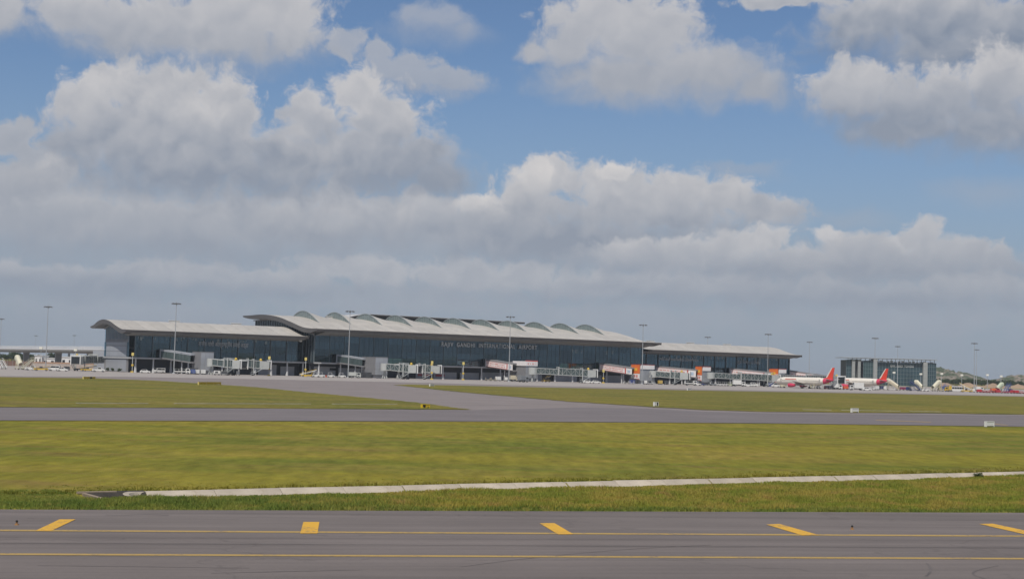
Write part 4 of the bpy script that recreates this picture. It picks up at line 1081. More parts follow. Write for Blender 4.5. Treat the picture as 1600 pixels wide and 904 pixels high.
def van(lab, loc, rz, c_=V_WHITE, g=None, L=4.8):
    t = thing('van', lab, 'van', loc, rz, g); h = L / 2
    body(t, 'body', [(-h, .4), (h, .4), (h, 1.1), (h - .75, 1.35), (h - 1.25, 2.1), (-h, 2.15)], 1.85, c_)
    wins(t, [[(-h + .2, 1.3), (-h + 1.5, 1.3), (-h + 1.5, 1.9), (-h + .2, 1.9)], [(-h + 1.6, 1.3), (h - 1.0, 1.3), (h - 1.4, 1.95), (-h + 1.6, 1.95)]], 1.85)
    MB().extr([(h - .72, 1.38), (h - .68, 1.38), (h - 1.18, 2.05), (h - 1.22, 2.05)], -.8, .8).build('windscreen', M_WIN, t)
    wheels(t, (-h + 1.0, h - .95), 1.85, .36); return t
def pickup(lab, loc, rz, c_=V_WHITE, g=None):
    t = thing('pickup_truck', lab, 'pickup', loc, rz, g)
    body(t, 'chassis', [(-2.7, .42), (2.6, .42), (2.65, 1.0), (1.45, 1.12), (-2.7, 1.05)], 1.85, c_)
    body(t, 'cab', [(-.35, 1.05), (1.5, 1.12), (.95, 1.85), (-.3, 1.88)], 1.7, c_)
    wins(t, [[(-.2, 1.15), (1.25, 1.18), (.88, 1.75), (-.2, 1.76)]], 1.7)
    MB().bar((-.4, -.8, 1.05), (-.4, -.8, 2.0), .1).bar((-.4, .8, 1.05), (-.4, .8, 2.0), .1).bar((-.4, -.8, 2.0), (-.4, .8, 2.0), .12).build('roll_bar', M_STEELG, t)
    wheels(t, (-1.75, 1.7), 1.85, .4); return t
def truck(lab, loc, rz, c_=V_WHITE, box=None, L=7.2, bh=3.3, flat=False, g=None, cab=None):
    t = thing('service_truck', lab, 'truck', loc, rz, g); h = L / 2
    MB().box(-h, h - .3, -.95, .95, .55, .85).build('chassis', M_DGREY, t)
    body(t, 'cab', [(h - 1.8, .5), (h, .5), (h + .05, 1.35), (h - .3, 2.35), (h - 1.8, 2.4)], 2.2, cab or c_)
    wins(t, [[(h - 1.5, 1.4), (h - .25, 1.4), (h - .5, 2.15), (h - 1.5, 2.15)]], 2.2)
    MB().extr([(h + .03, 1.42), (h + .07, 1.42), (h - .24, 2.3), (h - .28, 2.3)], -1.0, 1.0).build('windscreen', M_WIN, t)
    if flat:
        MB().box(-h, h - 1.95, -1.15, 1.15, .9, 1.25).build('deck', box or c_, t)
        mb = MB()
        for x in (-h + .1, -h + 1.7, h - 2.1):
            for s in (-1, 1): mb.bar((x, s * 1.1, 1.25), (x, s * 1.1, 2.1), .07)
        for s in (-1, 1): mb.bar((-h, s * 1.1, 2.1), (h - 2.0, s * 1.1, 2.1), .07)
        mb.build('railing', M_STEELW, t)
    else:
        b = body(t, 'box', [(-h, .95), (h - 1.95, .95), (h - 1.95, bh), (-h, bh)], 2.4, box or c_)
        m2 = MB()
        for x in (-h + .06, h - 2.0): m2.box(x - .05, x + .05, -1.23, 1.23, .95, bh + .04)
        m2.build('box_trim', M_STEELG, b)
    wheels(t, (-h + 1.3, h - 1.0), 2.3, .48, .3); return t
def tug(lab, loc, rz, c_=V_WHITE, g=None):
    t = thing('tow_tractor', lab, 'tractor', loc, rz, g)
    body(t, 'body', [(-1.5, .35), (1.55, .35), (1.55, .95), (.5, 1.05), (-1.5, .95)], 1.5, c_)
    MB().box(-.9, -.2, -.5, .5, .97, 1.35).build('seat', M_DGREY, t)
    mb = MB()
    for x in (-1.2, .35):
        for s in (-1, 1): mb.bar((x, s * .65, .95), (x, s * .65, 2.0), .08)
    mb.box(-1.35, .55, -.75, .75, 2.0, 2.08); mb.build('canopy', c_, t)
    wheels(t, (-1.0, 1.0), 1.5, .36); return t
def dolly(lab, loc, rz, c_=V_RED, g='red baggage dollies', load=None):
    t = thing('baggage_dolly', lab, 'dolly', loc, rz, g)
    MB().box(-1.4, 1.4, -.75, .75, .45, .6).build('deck', c_, t)
    mb = MB()
    for x in (-1.35, 1.35):
        for s in (-1, 1): mb.bar((x, s * .7, .6), (x, s * .7, 1.45), .09)
        mb.bar((x, -.7, 1.42), (x, .7, 1.42), .09); mb.bar((x, -.7, 1.0), (x, .7, 1.0), .09)
    mb.bar((1.4, 0, .5), (2.1, 0, .35), .1); mb.build('end_frame', c_, t)
    if load: MB().extr([(-1.2, .62), (1.2, .62), (1.15, 1.5), (.9, 1.75), (-1.1, 1.7)], -.65, .65).build('load_cover', load, t)
    wheels(t, (-.95, .95), 1.4, .24, .16); return t
def container(lab, loc, rz, c_=V_WHITE, g=None, L=2.0):
    t = thing('cargo_container', lab, 'container', loc, rz, g); h = L / 2
    body(t, 'shell', [(-h, .5), (h, .5), (h, 1.9), (h - .15, 2.05), (-h, 2.05)], 1.5, c_)
    mb = MB()
    for i in range(4): mb.box(-h + .2 + i * (L - .4) / 3.0 - .04, -h + .2 + i * (L - .4) / 3.0 + .04, -.79, .79, .5, 2.08)
    mb.build('ribs', M_STEELG, t)
    MB().box(-h, h, -.7, .7, .3, .48).build('trolley', M_DGREY, t); wheels(t, (-h + .4, h - .4), 1.5, .22, .14); return t
def gpu(lab, loc, rz, c_=V_WHITE, g=None):
    t = thing('ground_power_unit', lab, 'power unit', loc, rz, g)
    body(t, 'housing', [(-1.3, .5), (1.2, .5), (1.3, 1.5), (1.0, 1.85), (-1.3, 1.85)], 1.4, c_)
    MB().box(-.9, .3, -.73, -.69, .8, 1.5).build('louvre', M_DGREY, t); MB().box(-.9, .3, .69, .73, .8, 1.5).build('louvre', M_DGREY, t)
    MB().tube((.7, 0, 1.85), (.7, 0, 2.5), .12, .12, 8).build('exhaust', M_DGREY, t)
    MB().bar((1.3, 0, .5), (2.3, 0, .3), .1).build('drawbar', M_DGREY, t); wheels(t, (-.8, .8), 1.4, .3, .2); return t
def loader(lab, loc, rz, c_=V_YEL, g=None, z1=3.2, deckc=None):
    t = thing('belt_loader', lab, 'belt loader', loc, rz, g)
    body(t, 'body', [(-3.0, .4), (2.6, .4), (2.6, .95), (-3.0, .95)], 1.9, c_)
    MB().extr([(-3.6, .75), (3.6, z1), (3.6, z1 + .28), (-3.6, 1.05)], -.55, .55).build('belt', deckc or M_DGREY, t)
    mb = MB()
    for s in (-1, 1): mb.bar((-3.6, s * .62, 1.35), (3.6, s * .62, z1 + .6), .09); mb.bar((1.3, s * .5, .95), (2.0, s * .5, 2.6 * z1 / 3.2), .12)
    mb.build('belt_rail', c_, t)
    MB().box(-.7, .4, -.95, -.6, .95, 1.75).build('seat', M_DGREY, t)
    wheels(t, (-2.0, 1.8), 1.9, .38); return t
def stairs(lab, loc, rz, c_=V_CREAM, cover=True, H=3.6, run=5.6, truckc=None, g='passenger boarding stairs'):
    """mobile boarding stairs: they climb towards +x"""
    t = thing('passenger_stairs', lab, 'boarding stairs', loc, rz, g); n = 12
    fr = MB()
    for s in (-1, 1):
        fr.bar((-run / 2, s * .8, .5), (run / 2, s * .8, H), .16, .35); fr.bar((-run / 2, s * .82, 1.5), (run / 2, s * .82, H + 1.1), .09)
        fr.bar((run / 2, s * .8, H), (run / 2 + 1.6, s * .8, H), .16, .3); fr.bar((run / 2, s * .82, H + 1.1), (run / 2 + 1.6, s * .82, H + 1.1), .09)
        fr.bar((run / 2 + .6, s * .7, .5), (run / 2 + .3, s * .7, H), .16); fr.bar((run / 2 - 2.2, s * .7, .5), (run / 2 + .4, s * .7, H - .2), .13)
        for i in range(5): x = -run / 2 + run * i / 4; fr.bar((x, s * .82, .5 + (H - .5) * i / 4), (x, s * .82, 1.5 + (H - .4) * i / 4), .06)
    fr.build('frame', c_, t)
    for i in range(n): MB().box(-run / 2 + run * i / n, -run / 2 + run * (i + 1) / n + .04, -.78, .78, .55 + (H - .5) * i / n, .62 + (H - .5) * i / n).build('step', M_STEELG, t)
    MB().box(run / 2, run / 2 + 1.6, -.8, .8, H - .1, H).build('landing', M_STEELG, t)
    if cover:
        a = [(math.cos(q) * .98, math.sin(q) * 1.0) for q in [math.pi * k / 10 for k in range(11)]]
        rr = [[(x, y, z0 + 1.25 + zz) for y, zz in a] for x, z0 in ((-run / 2 + .3, .6), (run / 2, H), (run / 2 + 1.7, H))]
        low_ = [[(x, y, z0 + .2) for y in (-.98, .98)] for x, z0 in ((-run / 2 + .3, .6), (run / 2, H), (run / 2 + 1.7, H))]
        cv = MB(); cv.rings([[(q[0][0], -.98, q[0][2] - 1.0)] + q[::-1] + [(q[0][0], .98, q[0][2] - 1.0)] for q in rr], False, False); cv.build('canopy', c_, t, smooth=True)
    MB().box(-run / 2 + .6, run / 2 + 1.2, -.9, .9, .38, .6).build('chassis', truckc or c_, t)
    if truckc: body(t, 'cab', [(run / 2 + 1.2, .4), (run / 2 + 2.6, .4), (run / 2 + 2.6, 1.3), (run / 2 + 2.2, 2.0), (run / 2 + 1.2, 2.0)], 1.9, truckc)
    wheels(t, (-run / 2 + 1.3, run / 2 + .6), 1.8, .34); return t
def bus(lab, loc, rz, c_=V_WHITE):
    t = thing('airport_bus', lab, 'bus', loc, rz)
    body(t, 'body', [(-4.2, .35), (4.2, .35), (4.3, 1.5), (4.1, 2.9), (-4.2, 2.95)], 2.5, c_)
    wins(t, [[(-3.9 + i * 1.32, 1.45), (-2.72 + i * 1.32, 1.45), (-2.72 + i * 1.32, 2.45), (-3.9 + i * 1.32, 2.45)] for i in range(6)], 2.5)
    MB().extr([(4.29, 1.5), (4.33, 1.5), (4.14, 2.7), (4.10, 2.7)], -1.1, 1.1).build('windscreen', M_WIN, t)
    MB().box(-2.2, .6, -.8, .8, 2.95, 3.3).build('roof_unit', M_DGREY, t); wheels(t, (-2.8, 2.8), 2.5, .48, .3); return t
z4 = .04
W = lambda x, w_: px_w(x, w_, z4)
Q = lambda x, d: px_d(x, d, z4)
A0 = 0.0
# --- by the elevated road, far left
stairs('open white boarding stairs cut by the left edge of the photo', Q(4, 640), R_(128), V_WHITE, False)
stairs('cream boarding stairs with rounded canopy, left of the elevated road pier', Q(30, 640), R_(124), V_CREAM, True, 3.9, 5.0)
stairs('open cream boarding stairs climbing right under the elevated road', Q(42, 630), R_(52), V_CREAM, False, 4.2, 5.0)
pickup('white pickup parked at the foot of the open cream stairs', Q(50, 615), R_(5))
loader('low yellow belt loader beside the mast near the elevated road', Q(65, 605), R_(8), V_YEL, None, 1.3)
van('white van with dark front beside the mast near the elevated road', Q(84.5, 615), R_(180))
car('small white car left of the boarding bridge at the end wall', Q(98, 610), R_(4))
dolly('dark loaded cart behind the small white car at the elevated road', Q(104, 650), R_(30), V_GREY, None, M_DGREY)
loader('yellow belt loader under the boarding bridge at the end wall', Q(137, 640), R_(20), V_YEL, None, 2.2)
pickup('white pickup in front of the bare terminal end wall', Q(154.5, 622), R_(3))
# --- along the Hindi lettered wing
car('white car in front of the first terminal columns', W(227, -20), TA - R_(30))
van('white van in the recess behind the first light mast', W(248.5, -8), TA + R_(180))
truck('white flat deck truck right of the nearest light mast', W(285, -36), R_(8), flat=True, L=6.4)
container('blue container on a trolley under the Hindi wing lounge', W(301.5, -36), R_(10), V_BLUE)
container('white container next to the blue one', W(308, -36), R_(10), V_WHITE)
container('white container standing alone under the lounge corner', W(317.5, -36), R_(10), V_WHITE)
gpu('white power unit beside the lounge column of the Hindi wing', W(339, -44), R_(20))
gpu('white power unit between the two boarding bridge cabs', W(371.5, -44), R_(100))
dolly('grey cart under the nearer cab of the Hindi wing', W(350, -46), R_(15), V_GREY, None, M_DGREY)
# --- in front of the main hall
loader('yellow and white belt loader below the yellow topped post', W(481, -40), R_(10), V_YEL, None, 2.8, V_WHITE)
tug('white tow tractor right of the yellow loader', W(493.5, -42), R_(12))
tug('white tow tractor beside the orange cone', W(502, -42), R_(12))
t = thing('traffic_cone', 'orange cone between white tractors before the main hall', 'cone', W(509.5, -44))
MB().tube((0, 0, .06), (0, 0, 1.1), .32, .06, 10).build('cone', V_ORANGE, t); MB().box(-.42, .42, -.42, .42, 0, .06).build('base', M_BLACK, t)
tug('white tractor with canopy at the second light mast', W(517, -44), R_(8)); dolly('white dolly coupled behind the canopy tractor', W(524, -44), R_(8), V_WHITE, None)
tug('small white tractor just left of the main hall light mast', W(534.5, -44), R_(8))
truck('pale grey box truck at the foot of the main hall light mast', W(554, -44), R_(10), vcol('vehicle_pale_grey', (.46, .47, .44)), None, 5.2, 2.5)
van('dark van parked under the second plain lounge', W(575, -30), TA, V_GREY)
# --- below the AIRPORT lettering
dolly('beige flat dolly left of the red edged box cart', W(763, -40), R_(12), V_BEIGE, None); dolly('second beige flat dolly left of the red edged box cart', W(770, -40), R_(12), V_BEIGE, None)
container('white container with red skirt below the banner', W(778, -40), R_(10), V_WHITE, None, 2.6)
gpu('white power unit left of the mast at the AIRPORT lettering', W(790.5, -42), R_(95))
truck('beige box truck at the foot of the mast below AIRPORT', W(804, -48), R_(14), V_BEIGE, None, 4.6, 2.8)
truck('dark grey service truck standing forward on the apron edge', W(817.5, -74), R_(40), V_GREY, None, 4.8, 2.9)
loader('yellow service loader under the long lattice bridge', W(853, -42), R_(60), V_YEL, None, 2.4)
car('white car under the cab of the long lattice bridge', W(918, -58), R_(4)); car('second white car, right of the lattice bridge cab', W(931.5, -58), R_(4))
for i, x in enumerate((980, 986)): dolly(('white low dolly left of the first orange gate sign', 'white low dolly touching the first orange gate sign')[i], W(x, -46), R_(10), V_WHITE, None)
# --- orange signs
gpu('white power unit right of the mast at the orange sign', W(1008, -50), R_(95)); dolly('white dolly between power unit and bridge column', W(1016, -50), R_(8), V_WHITE, None)
container('yellow container under the bridge between the orange signs', W(1031.5, -46), R_(20), V_YEL); container('dark container under the bridge between the orange signs', W(1041, -46), R_(20), V_GREY)
truck('white flat truck below the bridge cab between the orange signs', W(1079, -62), R_(5), flat=True, L=6.2)
tug('white tow tractor below the second orange sign', W(1090, -60), R_(6)); tug('navy tow tractor below the second orange sign', W(1097, -60), R_(6), V_NAVY)
for x, c_, lab in ((1114, V_GREY, 'grey tractor beside the column of the very long bridge'), (1124, V_WHITE, 'white tractor under the very long bridge, left one'), (1133, V_WHITE, 'white tractor under the very long bridge, middle one'), (1141, V_PGREEN, 'pale green tractor next to the white catering truck')):
    tug(lab, W(x, -50), R_(10 + x % 7 * 5), c_)
truck('white box truck under the very long lattice bridge', W(1154, -54), R_(4), L=6.4, bh=3.2)
car('white car right of the box truck under the bridge', W(1168.5, -56), R_(184)); van('small white van before the service stairs of the very long bridge', W(1178, -54), R_(4), V_WHITE, None, 3.6)
van('white van under the cab at the nearer airliner nose', W(1212, -62), R_(182), V_WHITE, None, 4.6)
# --- between and behind the airliners
dolly('cream loaded cart under the nearer airliner nose', Q(1223, 760), R_(12), V_CREAM, None, V_CREAM)
stairs('cream canopied stairs at the rear door of the nearer airliner', Q(1273, 738), R_(44), V_CREAM, True, 3.4, 5.0)
stairs('open white stairs right of the canopied stairs at the nearer airliner', Q(1281.5, 742), R_(44), V_WHITE, False, 3.0, 4.4)
for x, c_, ld, lab in ((1286, V_WHITE, None, 'white dolly behind the open stairs'), (1292, V_RED, V_GREY, 'red cart with grey load under the nearer tail'), (1298.5, V_WHITE, V_GREY, 'white cart with grey load left of the grey cab')):
    dolly(lab, Q(x, 735), R_(20), c_, 'loaded carts between the airliners', ld)
truck('white box truck under the grey bridge cab', Q(1308, 735), R_(6), L=4.6, bh=3.0)
dolly('red cart left of the big white catering truck', Q(1321, 735), R_(12), V_RED, None, V_ORANGE)
truck('big white catering truck before the farther airliner', Q(1338, 720), R_(182), L=6.8, bh=3.6)
car('white car right of the big catering truck', Q(1354.5, 712), R_(4))
tug('white tow tractor behind the farther airliner', Q(1364, 760), R_(20)); container('pale container behind the farther airliner', Q(1370, 770), R_(10), V_WHITE)
container('navy container left of the beige stair truck', Q(1378, 800), R_(8), V_NAVY, None, 3.2)
stairs('beige stair truck right of the farther airliner tail', Q(1397, 790), R_(146), V_BEIGE, True, 3.9, 5.4, V_WHITE)
for x, c_, lab in ((1409, V_MAROON, 'maroon loaded cart right of the beige stair truck'), (1414.5, V_MAROON, 'maroon loaded cart left of the navy stairs')):
    dolly(lab, Q(x, 800), R_(10), c_, 'maroon loaded carts', V_MAROON)
tug('small white tractor before the maroon carts', Q(1421, 780), R_(95))
stairs('navy boarding stairs descending to the right before the office block', Q(1431, 775), R_(142), V_NAVY, False, 4.6, 5.0, V_NAVY)
stairs('cream canopied stairs behind the navy stairs', Q(1438, 850), R_(135), V_CREAM, True, 3.4, 3.4)
tug('white tractor right of the navy stairs', Q(1441.5, 775), R_(4)); tug('white tractor second right of the navy stairs', Q(1447, 775), R_(4))
stairs('cream canopied stairs at the right end of the office block', Q(1461, 790), R_(36), V_CREAM, True, 3.7, 4.6, V_BEIGE)
stairs('small blue boarding stairs beside the cream canopied stairs', Q(1473, 800), R_(8), V_BLUE, False, 3.0, 2.6, V_WHITE)
truck('yellow truck left of the white airport bus', Q(1481, 790), R_(178), V_YEL, V_YEL, 3.6, 3.0)
bus('white airport bus with dark windows at the foot of the rocky hill', Q(1494, 800), R_(2))
loader('white and yellow belt loader tipped up right of the bus', Q(1510, 790), R_(178), V_YEL, None, 4.2, V_WHITE)
gpu('white power unit before the two thin masts', Q(1520, 795), R_(90))
truck('white box truck behind the red dollies', Q(1530, 900), R_(4), L=4.6, bh=2.6)
car('white car behind the red dollies under the thin masts', Q(1538, 900), R_(4))
stairs('pale green canopied stairs behind the red dollies', Q(1560, 850), R_(38), V_PGREEN, True, 3.4, 4.4, V_WHITE)
stairs('bright blue boarding stairs behind the red dollies', Q(1573, 830), R_(40), V_BLUE, False, 4.4, 4.2, V_BLUE)
truck('red truck standing among the red dollies', Q(1554.5, 800), R_(6), V_RED, V_ORANGE, 4.4, 2.3)
i = 0
for row, dd in enumerate((770, 785)):
    for k in range(8):
        x = 1530 + k * 9.6 + row * 4
        if row == 1 and k in (2, 3): continue
        dolly('red baggage dolly in the long parked row at the right edge', Q(x, dd), R_(8 + (k * 37) % 23 - 10), V_RED, 'red baggage dollies parked at the right edge', V_RED if (k + row) % 3 == 0 else None); i += 1

# ------------------------------------------------------------------ airliners
M_FUSE = mat('airliner_cream', (.68, .63, .55), .35, .03, .2, coat=.4)
M_FRED = mat('airliner_red', (.66, .055, .03), .4, .06, .4, coat=.3)
M_FMAG = mat('airliner_crimson', (.52, .04, .09), .4, .06, .4, coat=.3)
M_BELLY = mat('airliner_belly', (.42, .40, .37), .4, .05, .3)
def airliner(lab, loc, rz, s=1.0):
    """nose towards +x, origin on the ground under the wing box"""
    t = thing('airliner', lab, 'airliner', loc, rz, 'parked airliners'); t.scale = (s, s, s)
    st = [(18.2, .15, 3.3), (17.7, .85, 3.3), (16.8, 1.45, 3.45), (15.2, 1.98, 3.7), (13, 2.22, 3.85), (6, 2.25, 3.9), (-6, 2.25, 3.9), (-9, 2.2, 3.95), (-13, 1.65, 4.25), (-16.5, .9, 4.7), (-18.8, .35, 5.1)]
    n = 20
    rg_ = lambda a: [[(x, r * math.cos(2 * math.pi * i / n), z + r * math.sin(2 * math.pi * i / n)) for i in range(n)] for x, r, z in a]
    MB().rings(rg_(st[:9])).build('fuselage', M_FUSE, t, smooth=True)
    MB().rings(rg_([st[8], st[9], st[10]])).build('tail_cone', M_FMAG, t, smooth=True)
    MB().extr([(4.5, 1.75), (3.5, 1.55), (-4, 1.55), (-5.5, 1.9), (0, 2.4)], -1.6, 1.6).build('wing_fairing', M_BELLY, t)
    fin = [(-12.6, 5.6), (-14.0, 6.1), (-17.7, 11.6), (-19.4, 11.7), (-18.2, 5.3)]
    MB().extr(fin, -.16, .16).build('tail_fin', M_FRED, t)
    MB().extr([(-13.6, 5.98), (-14.0, 6.16), (-17.7, 11.66), (-18.15, 11.66), (-14.9, 6.3)], -.19, .19).build('fin_leading_band', M_FUSE, t)
    for sd in (-1, 1):
        sec = lambda x0, c_, y, z, th: [(x0, y, z), (x0 - c_ * .3, y, z + th), (x0 - c_, y, z), (x0 - c_ * .4, y, z - th * .6)]
        MB().rings([sec(4.6, 6.2, sd * 1.7, 2.7, .5), sec(1.3, 3.9, sd * 6.5, 3.1, .3), sec(-3.4, 1.5, sd * 16.5, 3.9, .12)]).build('wing', M_BELLY, t)
        MB().extr([(-3.6, 3.9), (-4.9, 3.9), (-5.0, 4.6), (-4.7, 4.6)], sd * 16.4, sd * 16.5).build('wingtip_fence', M_FUSE, t)
        MB().rings([sec(-14.6, 3.2, sd * .6, 4.9, .18), sec(-17.6, 1.3, sd * 6.2, 5.5, .07)]).build('tailplane', M_FUSE, t)
        en = [(6.2, .9), (5.9, 1.08), (4.6, 1.15), (3.0, .95), (1.9, .62)]
        e_ = MB().rings([[(x, sd * 5.7 + r * math.cos(2 * math.pi * i / 14), 1.62 + r * math.sin(2 * math.pi * i / 14)) for i in range(14)] for x, r in en]).build('engine', M_FMAG, t, smooth=True)
        MB().tube((6.23, sd * 5.7, 1.62), (6.24, sd * 5.7, 1.62), .8, .8, 14).build('intake', M_DARK, e_)
        MB().extr([(5.0, 2.6), (2.4, 2.5), (1.2, 3.1), (3.4, 3.2)], sd * 5.7 - .15, sd * 5.7 + .15).build('pylon', M_BELLY, t)
        MB().tube((-1.4, sd * 3.7, 2.6), (-1.4, sd * 3.7, .55), .16, .16, 8).build('main_gear', M_STEELG, t)
        wheel_pair(t, -1.4, sd * 3.7, .56, .4)
        wl = MB()
        for i in range(34):
            x = 12.6 - i * .72
            if 2.0 < x < 3.2: continue
            wl.box(x - .12, x + .12, sd * 2.235 - .03, sd * 2.235 + .04, 4.1, 4.5)
        wl.build('cabin_windows', M_WIN, t)
        for x in (13.6, -11.2): MB().box(x - .42, x + .42, sd * (2.18 if x > 0 else 1.95) - .05, sd * (2.18 if x > 0 else 1.95) + .05, 3.3, 5.15).build('door', M_BELLY, t)
        tr = MB()
        for i in range(16): tr.box(10.6 - i * .45, 10.9 - i * .45, sd * 2.10 - .03, sd * 2.10 + .06, 4.72, 5.2)
        tr.build('livery_print', M_FRED, t)
    MB().tube((13.0, 0, 2.2), (13.0, 0, .4), .12, .12, 8).build('nose_gear', M_STEELG, t); wheel_pair(t, 13.0, 0, .38, .22)
    MB().extr([(17.0, 3.95), (16.2, 4.55), (15.5, 4.75), (15.9, 4.2)], -1.15, 1.15).build('cockpit_window', M_WIN, t)
    return t
airliner('nearer cream airliner with red engine and red tail fin', Q(1256, 742), R_(135), .9)
airliner('farther cream airliner with red tail fin before the glass office block', Q(1339, 790), R_(135), .95)

# ------------------------------------------------------------------ elevated road, low buildings, office block
M_ROADC = mat('viaduct_concrete', (.24, .235, .225), .8, .12, .3)
M_RAIL = mat('white_railing', (.66, .66, .66), .5, .08, 1)
P0 = px_d(-60, 1020); P1 = px_d(171, 764)
d = P1 - P0; LR = d.length
via = thing('elevated_road', 'elevated road on concrete piers with white railing left of the terminal', 'elevated road', P0, math.atan2(d.y, d.x))
MB().extr([(-4.5, 9.9), (-4.5, 9.1), (-2.6, 8.0), (2.6, 8.0), (4.5, 9.1), (4.5, 9.9)], 0, LR, ax='x').build('deck', M_ROADC, via)
for s in (-4.35, 4.35):
    MB().box(0, LR, s - .12, s + .12, 9.9, 10.5).build('parapet', M_RAIL, via)
    mb = MB(); n = int(LR / 2.2)
    for i in range(n + 1): mb.bar((LR * i / n, s, 10.5), (LR * i / n, s, 11.8), .26)
    mb.box(0, LR, s - .08, s + .08, 11.3, 11.45); mb.box(0, LR, s - .08, s + .08, 10.85, 10.97); mb.build('railing', M_RAIL, via)
def along(px):
    best = min(range(2001), key=lambda k: abs((lambda p: p.x / p.y)(P0 + d * k / 2000) - (lambda r_: r_.x / r_.y)(ray(px, hor(px)))))
    return LR * best / 2000
for px in (-9, 41, 91, 141):
    x = along(px); mb = MB(); mb.extr([(x - 1.05, 0), (x + 1.05, 0), (x + 1.05, 7.2), (x + 1.6, 8.0), (x - 1.6, 8.0), (x - 1.05, 7.2)], -1.6, 1.6); mb.build('pier', M_ROADC, via)

def low_building(px0, px1, depth, h, lab, mt, dp=14, door=True):
    a, b = px_d(px0, depth), px_d(px1, depth); L = b.x - a.x
    t = thing('low_building', lab, 'building', a, 0, 'low white service buildings')
    MB().box(0, L, 0, dp, 0, h).build('wall', mt, t); MB().box(-.4, L + .4, -.4, dp + .4, h, h + .35).build('roof', M_WHITE, t)
    n = max(2, int(L / 3.4))
    for i in range(n): MB().box(L * (i + .3) / n, L * (i + .7) / n, -.06, .02, h * .35, h * .7).build('window', M_WIN, t)
    return t
M_BWHITE = mat('white_render', (.66, .64, .62), .7, .06, .3)
low_building(53.5, 65, 950, 6.3, 'tall white block under the elevated road left of the mast', M_BWHITE)
low_building(65.3, 87, 952, 4.9, 'long low white building under the elevated road behind the mast', M_BWHITE)
low_building(94, 114.5, 940, 5.9, 'white building right of the elevated road pier', M_BWHITE)
t = thing('water_tank', 'small dark tank on the white building roof by the pier', 'tank', px_d(107, 946, 6.3)); MB().tube((0, 0, 0), (0, 0, 2.3), .7, .7, 10).build('tank', M_DGREY, t); MB().box(-1.6, 1.6, -1, 1, -.3, .0).build('tank_base', M_DGREY, t)
t = thing('stair_tower', 'plain grey stair tower between elevated road and terminal end', 'stair tower', px_d(144, 735)); 
MB().box(0, 6.2, 0, 6, 0, 9.6).build('wall', M_PANEL2, t)
for j in range(3): MB().box(.1, 6.1, -.07, 0, .3 + j * 3.1, 3.2 + j * 3.1).build('wall_panel', M_PANEL, t)
M_PWALL = mat('pink_render', (.40, .34, .30), .8, .12, .3); M_BROWN = mat('brown_fence', (.17, .10, .075), .8, .2, .5); M_EARTH = mat('bare_earth', (.30, .21, .14), .95, .2, .05)
a, b = px_d(50, 730), px_d(146, 730)
t = thing('perimeter_wall', 'pinkish rendered wall with brown cap under the elevated road', 'wall', a, math.atan2(b.y - a.y, b.x - a.x)); L = (b - a).length
for i in range(9): MB().box(L * i / 9 + .03, L * (i + 1) / 9 - .03, -.12, .12, .02, 2.6).build('wall_panel', M_PWALL, t)
MB().box(0, L, -.2, .2, 2.6, 3.2).build('cap', mat('wall_cap', (.38, .23, .15), .8, .15, .5), t)
a, b = px_d(-30, 860), px_d(53, 860)
t = thing('boundary_fence', 'dark brown fence behind the boarding stairs at the left edge', 'fence', a, math.atan2(b.y - a.y, b.x - a.x)); L = (b - a).length
for i in range(10): MB().box(L * i / 10 + .05, L * (i + 1) / 10 - .05, -.05, .05, .1, 2.9).build('fence_panel', M_BROWN, t)
for i in range(11): MB().box(L * i / 10 - .1, L * i / 10 + .1, -.1, .1, 0, 3.4).build('post', M_ROADC, t)

# glass office block
OD = 1400.0
ox = lambda px: at_depth(px, hor(px), OD).x
off = thing('office_block', 'glass office block with grey pylons and flat canopy roof behind the airliners', 'office block', (0, OD, 0))
M_OGL = mat('office_glass', (.030, .062, .078), .10, .3, .12, spec=.5); M_OGL2 = mat('office_glass_green', (.038, .074, .080), .12, .25, .12, spec=.5); M_PYL = mat('office_pylon', (.33, .335, .33), .6, .06, .2)
M_OMUL = mat('office_mullion', (.16, .20, .21), .4, .1, .3, metal=.2)
def oglass(px0, px1, y, z1, cols, rows, mt):
    x0, x1 = ox(px0), ox(px1); MB().box(x0, x1, y + .3, y + 24, .0, z1).build('wall', M_RECESS, off)
    for i in range(cols):
        for j in range(rows): MB().box(x0 + (x1 - x0) * i / cols + .09, x0 + (x1 - x0) * (i + 1) / cols - .09, y + .02 * ((i + j) % 3), y + .29, z1 * j / rows + .1, z1 * (j + 1) / rows - .1).build('window', mt, off)
    mb = MB()
    for i in range(cols + 1): x = x0 + (x1 - x0) * i / cols; mb.box(x - .13, x + .13, y - .12, y + .28, 0, z1)
    for j in range(rows + 1): z = z1 * j / rows; mb.box(x0, x1, y - .1, y + .28, z - .14, z + .14)
    mb.build('window_frames', M_OMUL, off)
oglass(1322, 1330.2, 0, 22.8, 2, 6, M_OGL); oglass(1335, 1339.4, 6, 19.6, 1, 6, M_OGL2); oglass(1343.6, 1348, 6, 19.6, 1, 6, M_OGL); oglass(1348, 1363, -2, 22.4, 4, 6, M_OGL2)
oglass(1369, 1441, 0, 21.2, 15, 6, M_OGL); oglass(1447.6, 1461.5, -2, 21.6, 4, 6, M_OGL)
for a, b, y, z in ((1330.2, 1335, -2.5, 23.6), (1339.4, 1343.6, -2.5, 23.6), (1363, 1369, -4, 24.2), (1441, 1447.6, -3.5, 22.4)): 
    py = MB().box(ox(a), ox(b), y, y + 12, 0, z).build('pylon', M_PYL, off)
    for j in range(1, 6): MB().box(ox(a) - .02, ox(b) + .02, y - .03, y + 1, z * j / 6 - .06, z * j / 6 + .06).build('joint', M_OMUL, py)
MB().box(ox(1314), ox(1463), -4.5, 26, 24.75, 25.1).build('canopy_roof', M_SLABW, off)
n = 20
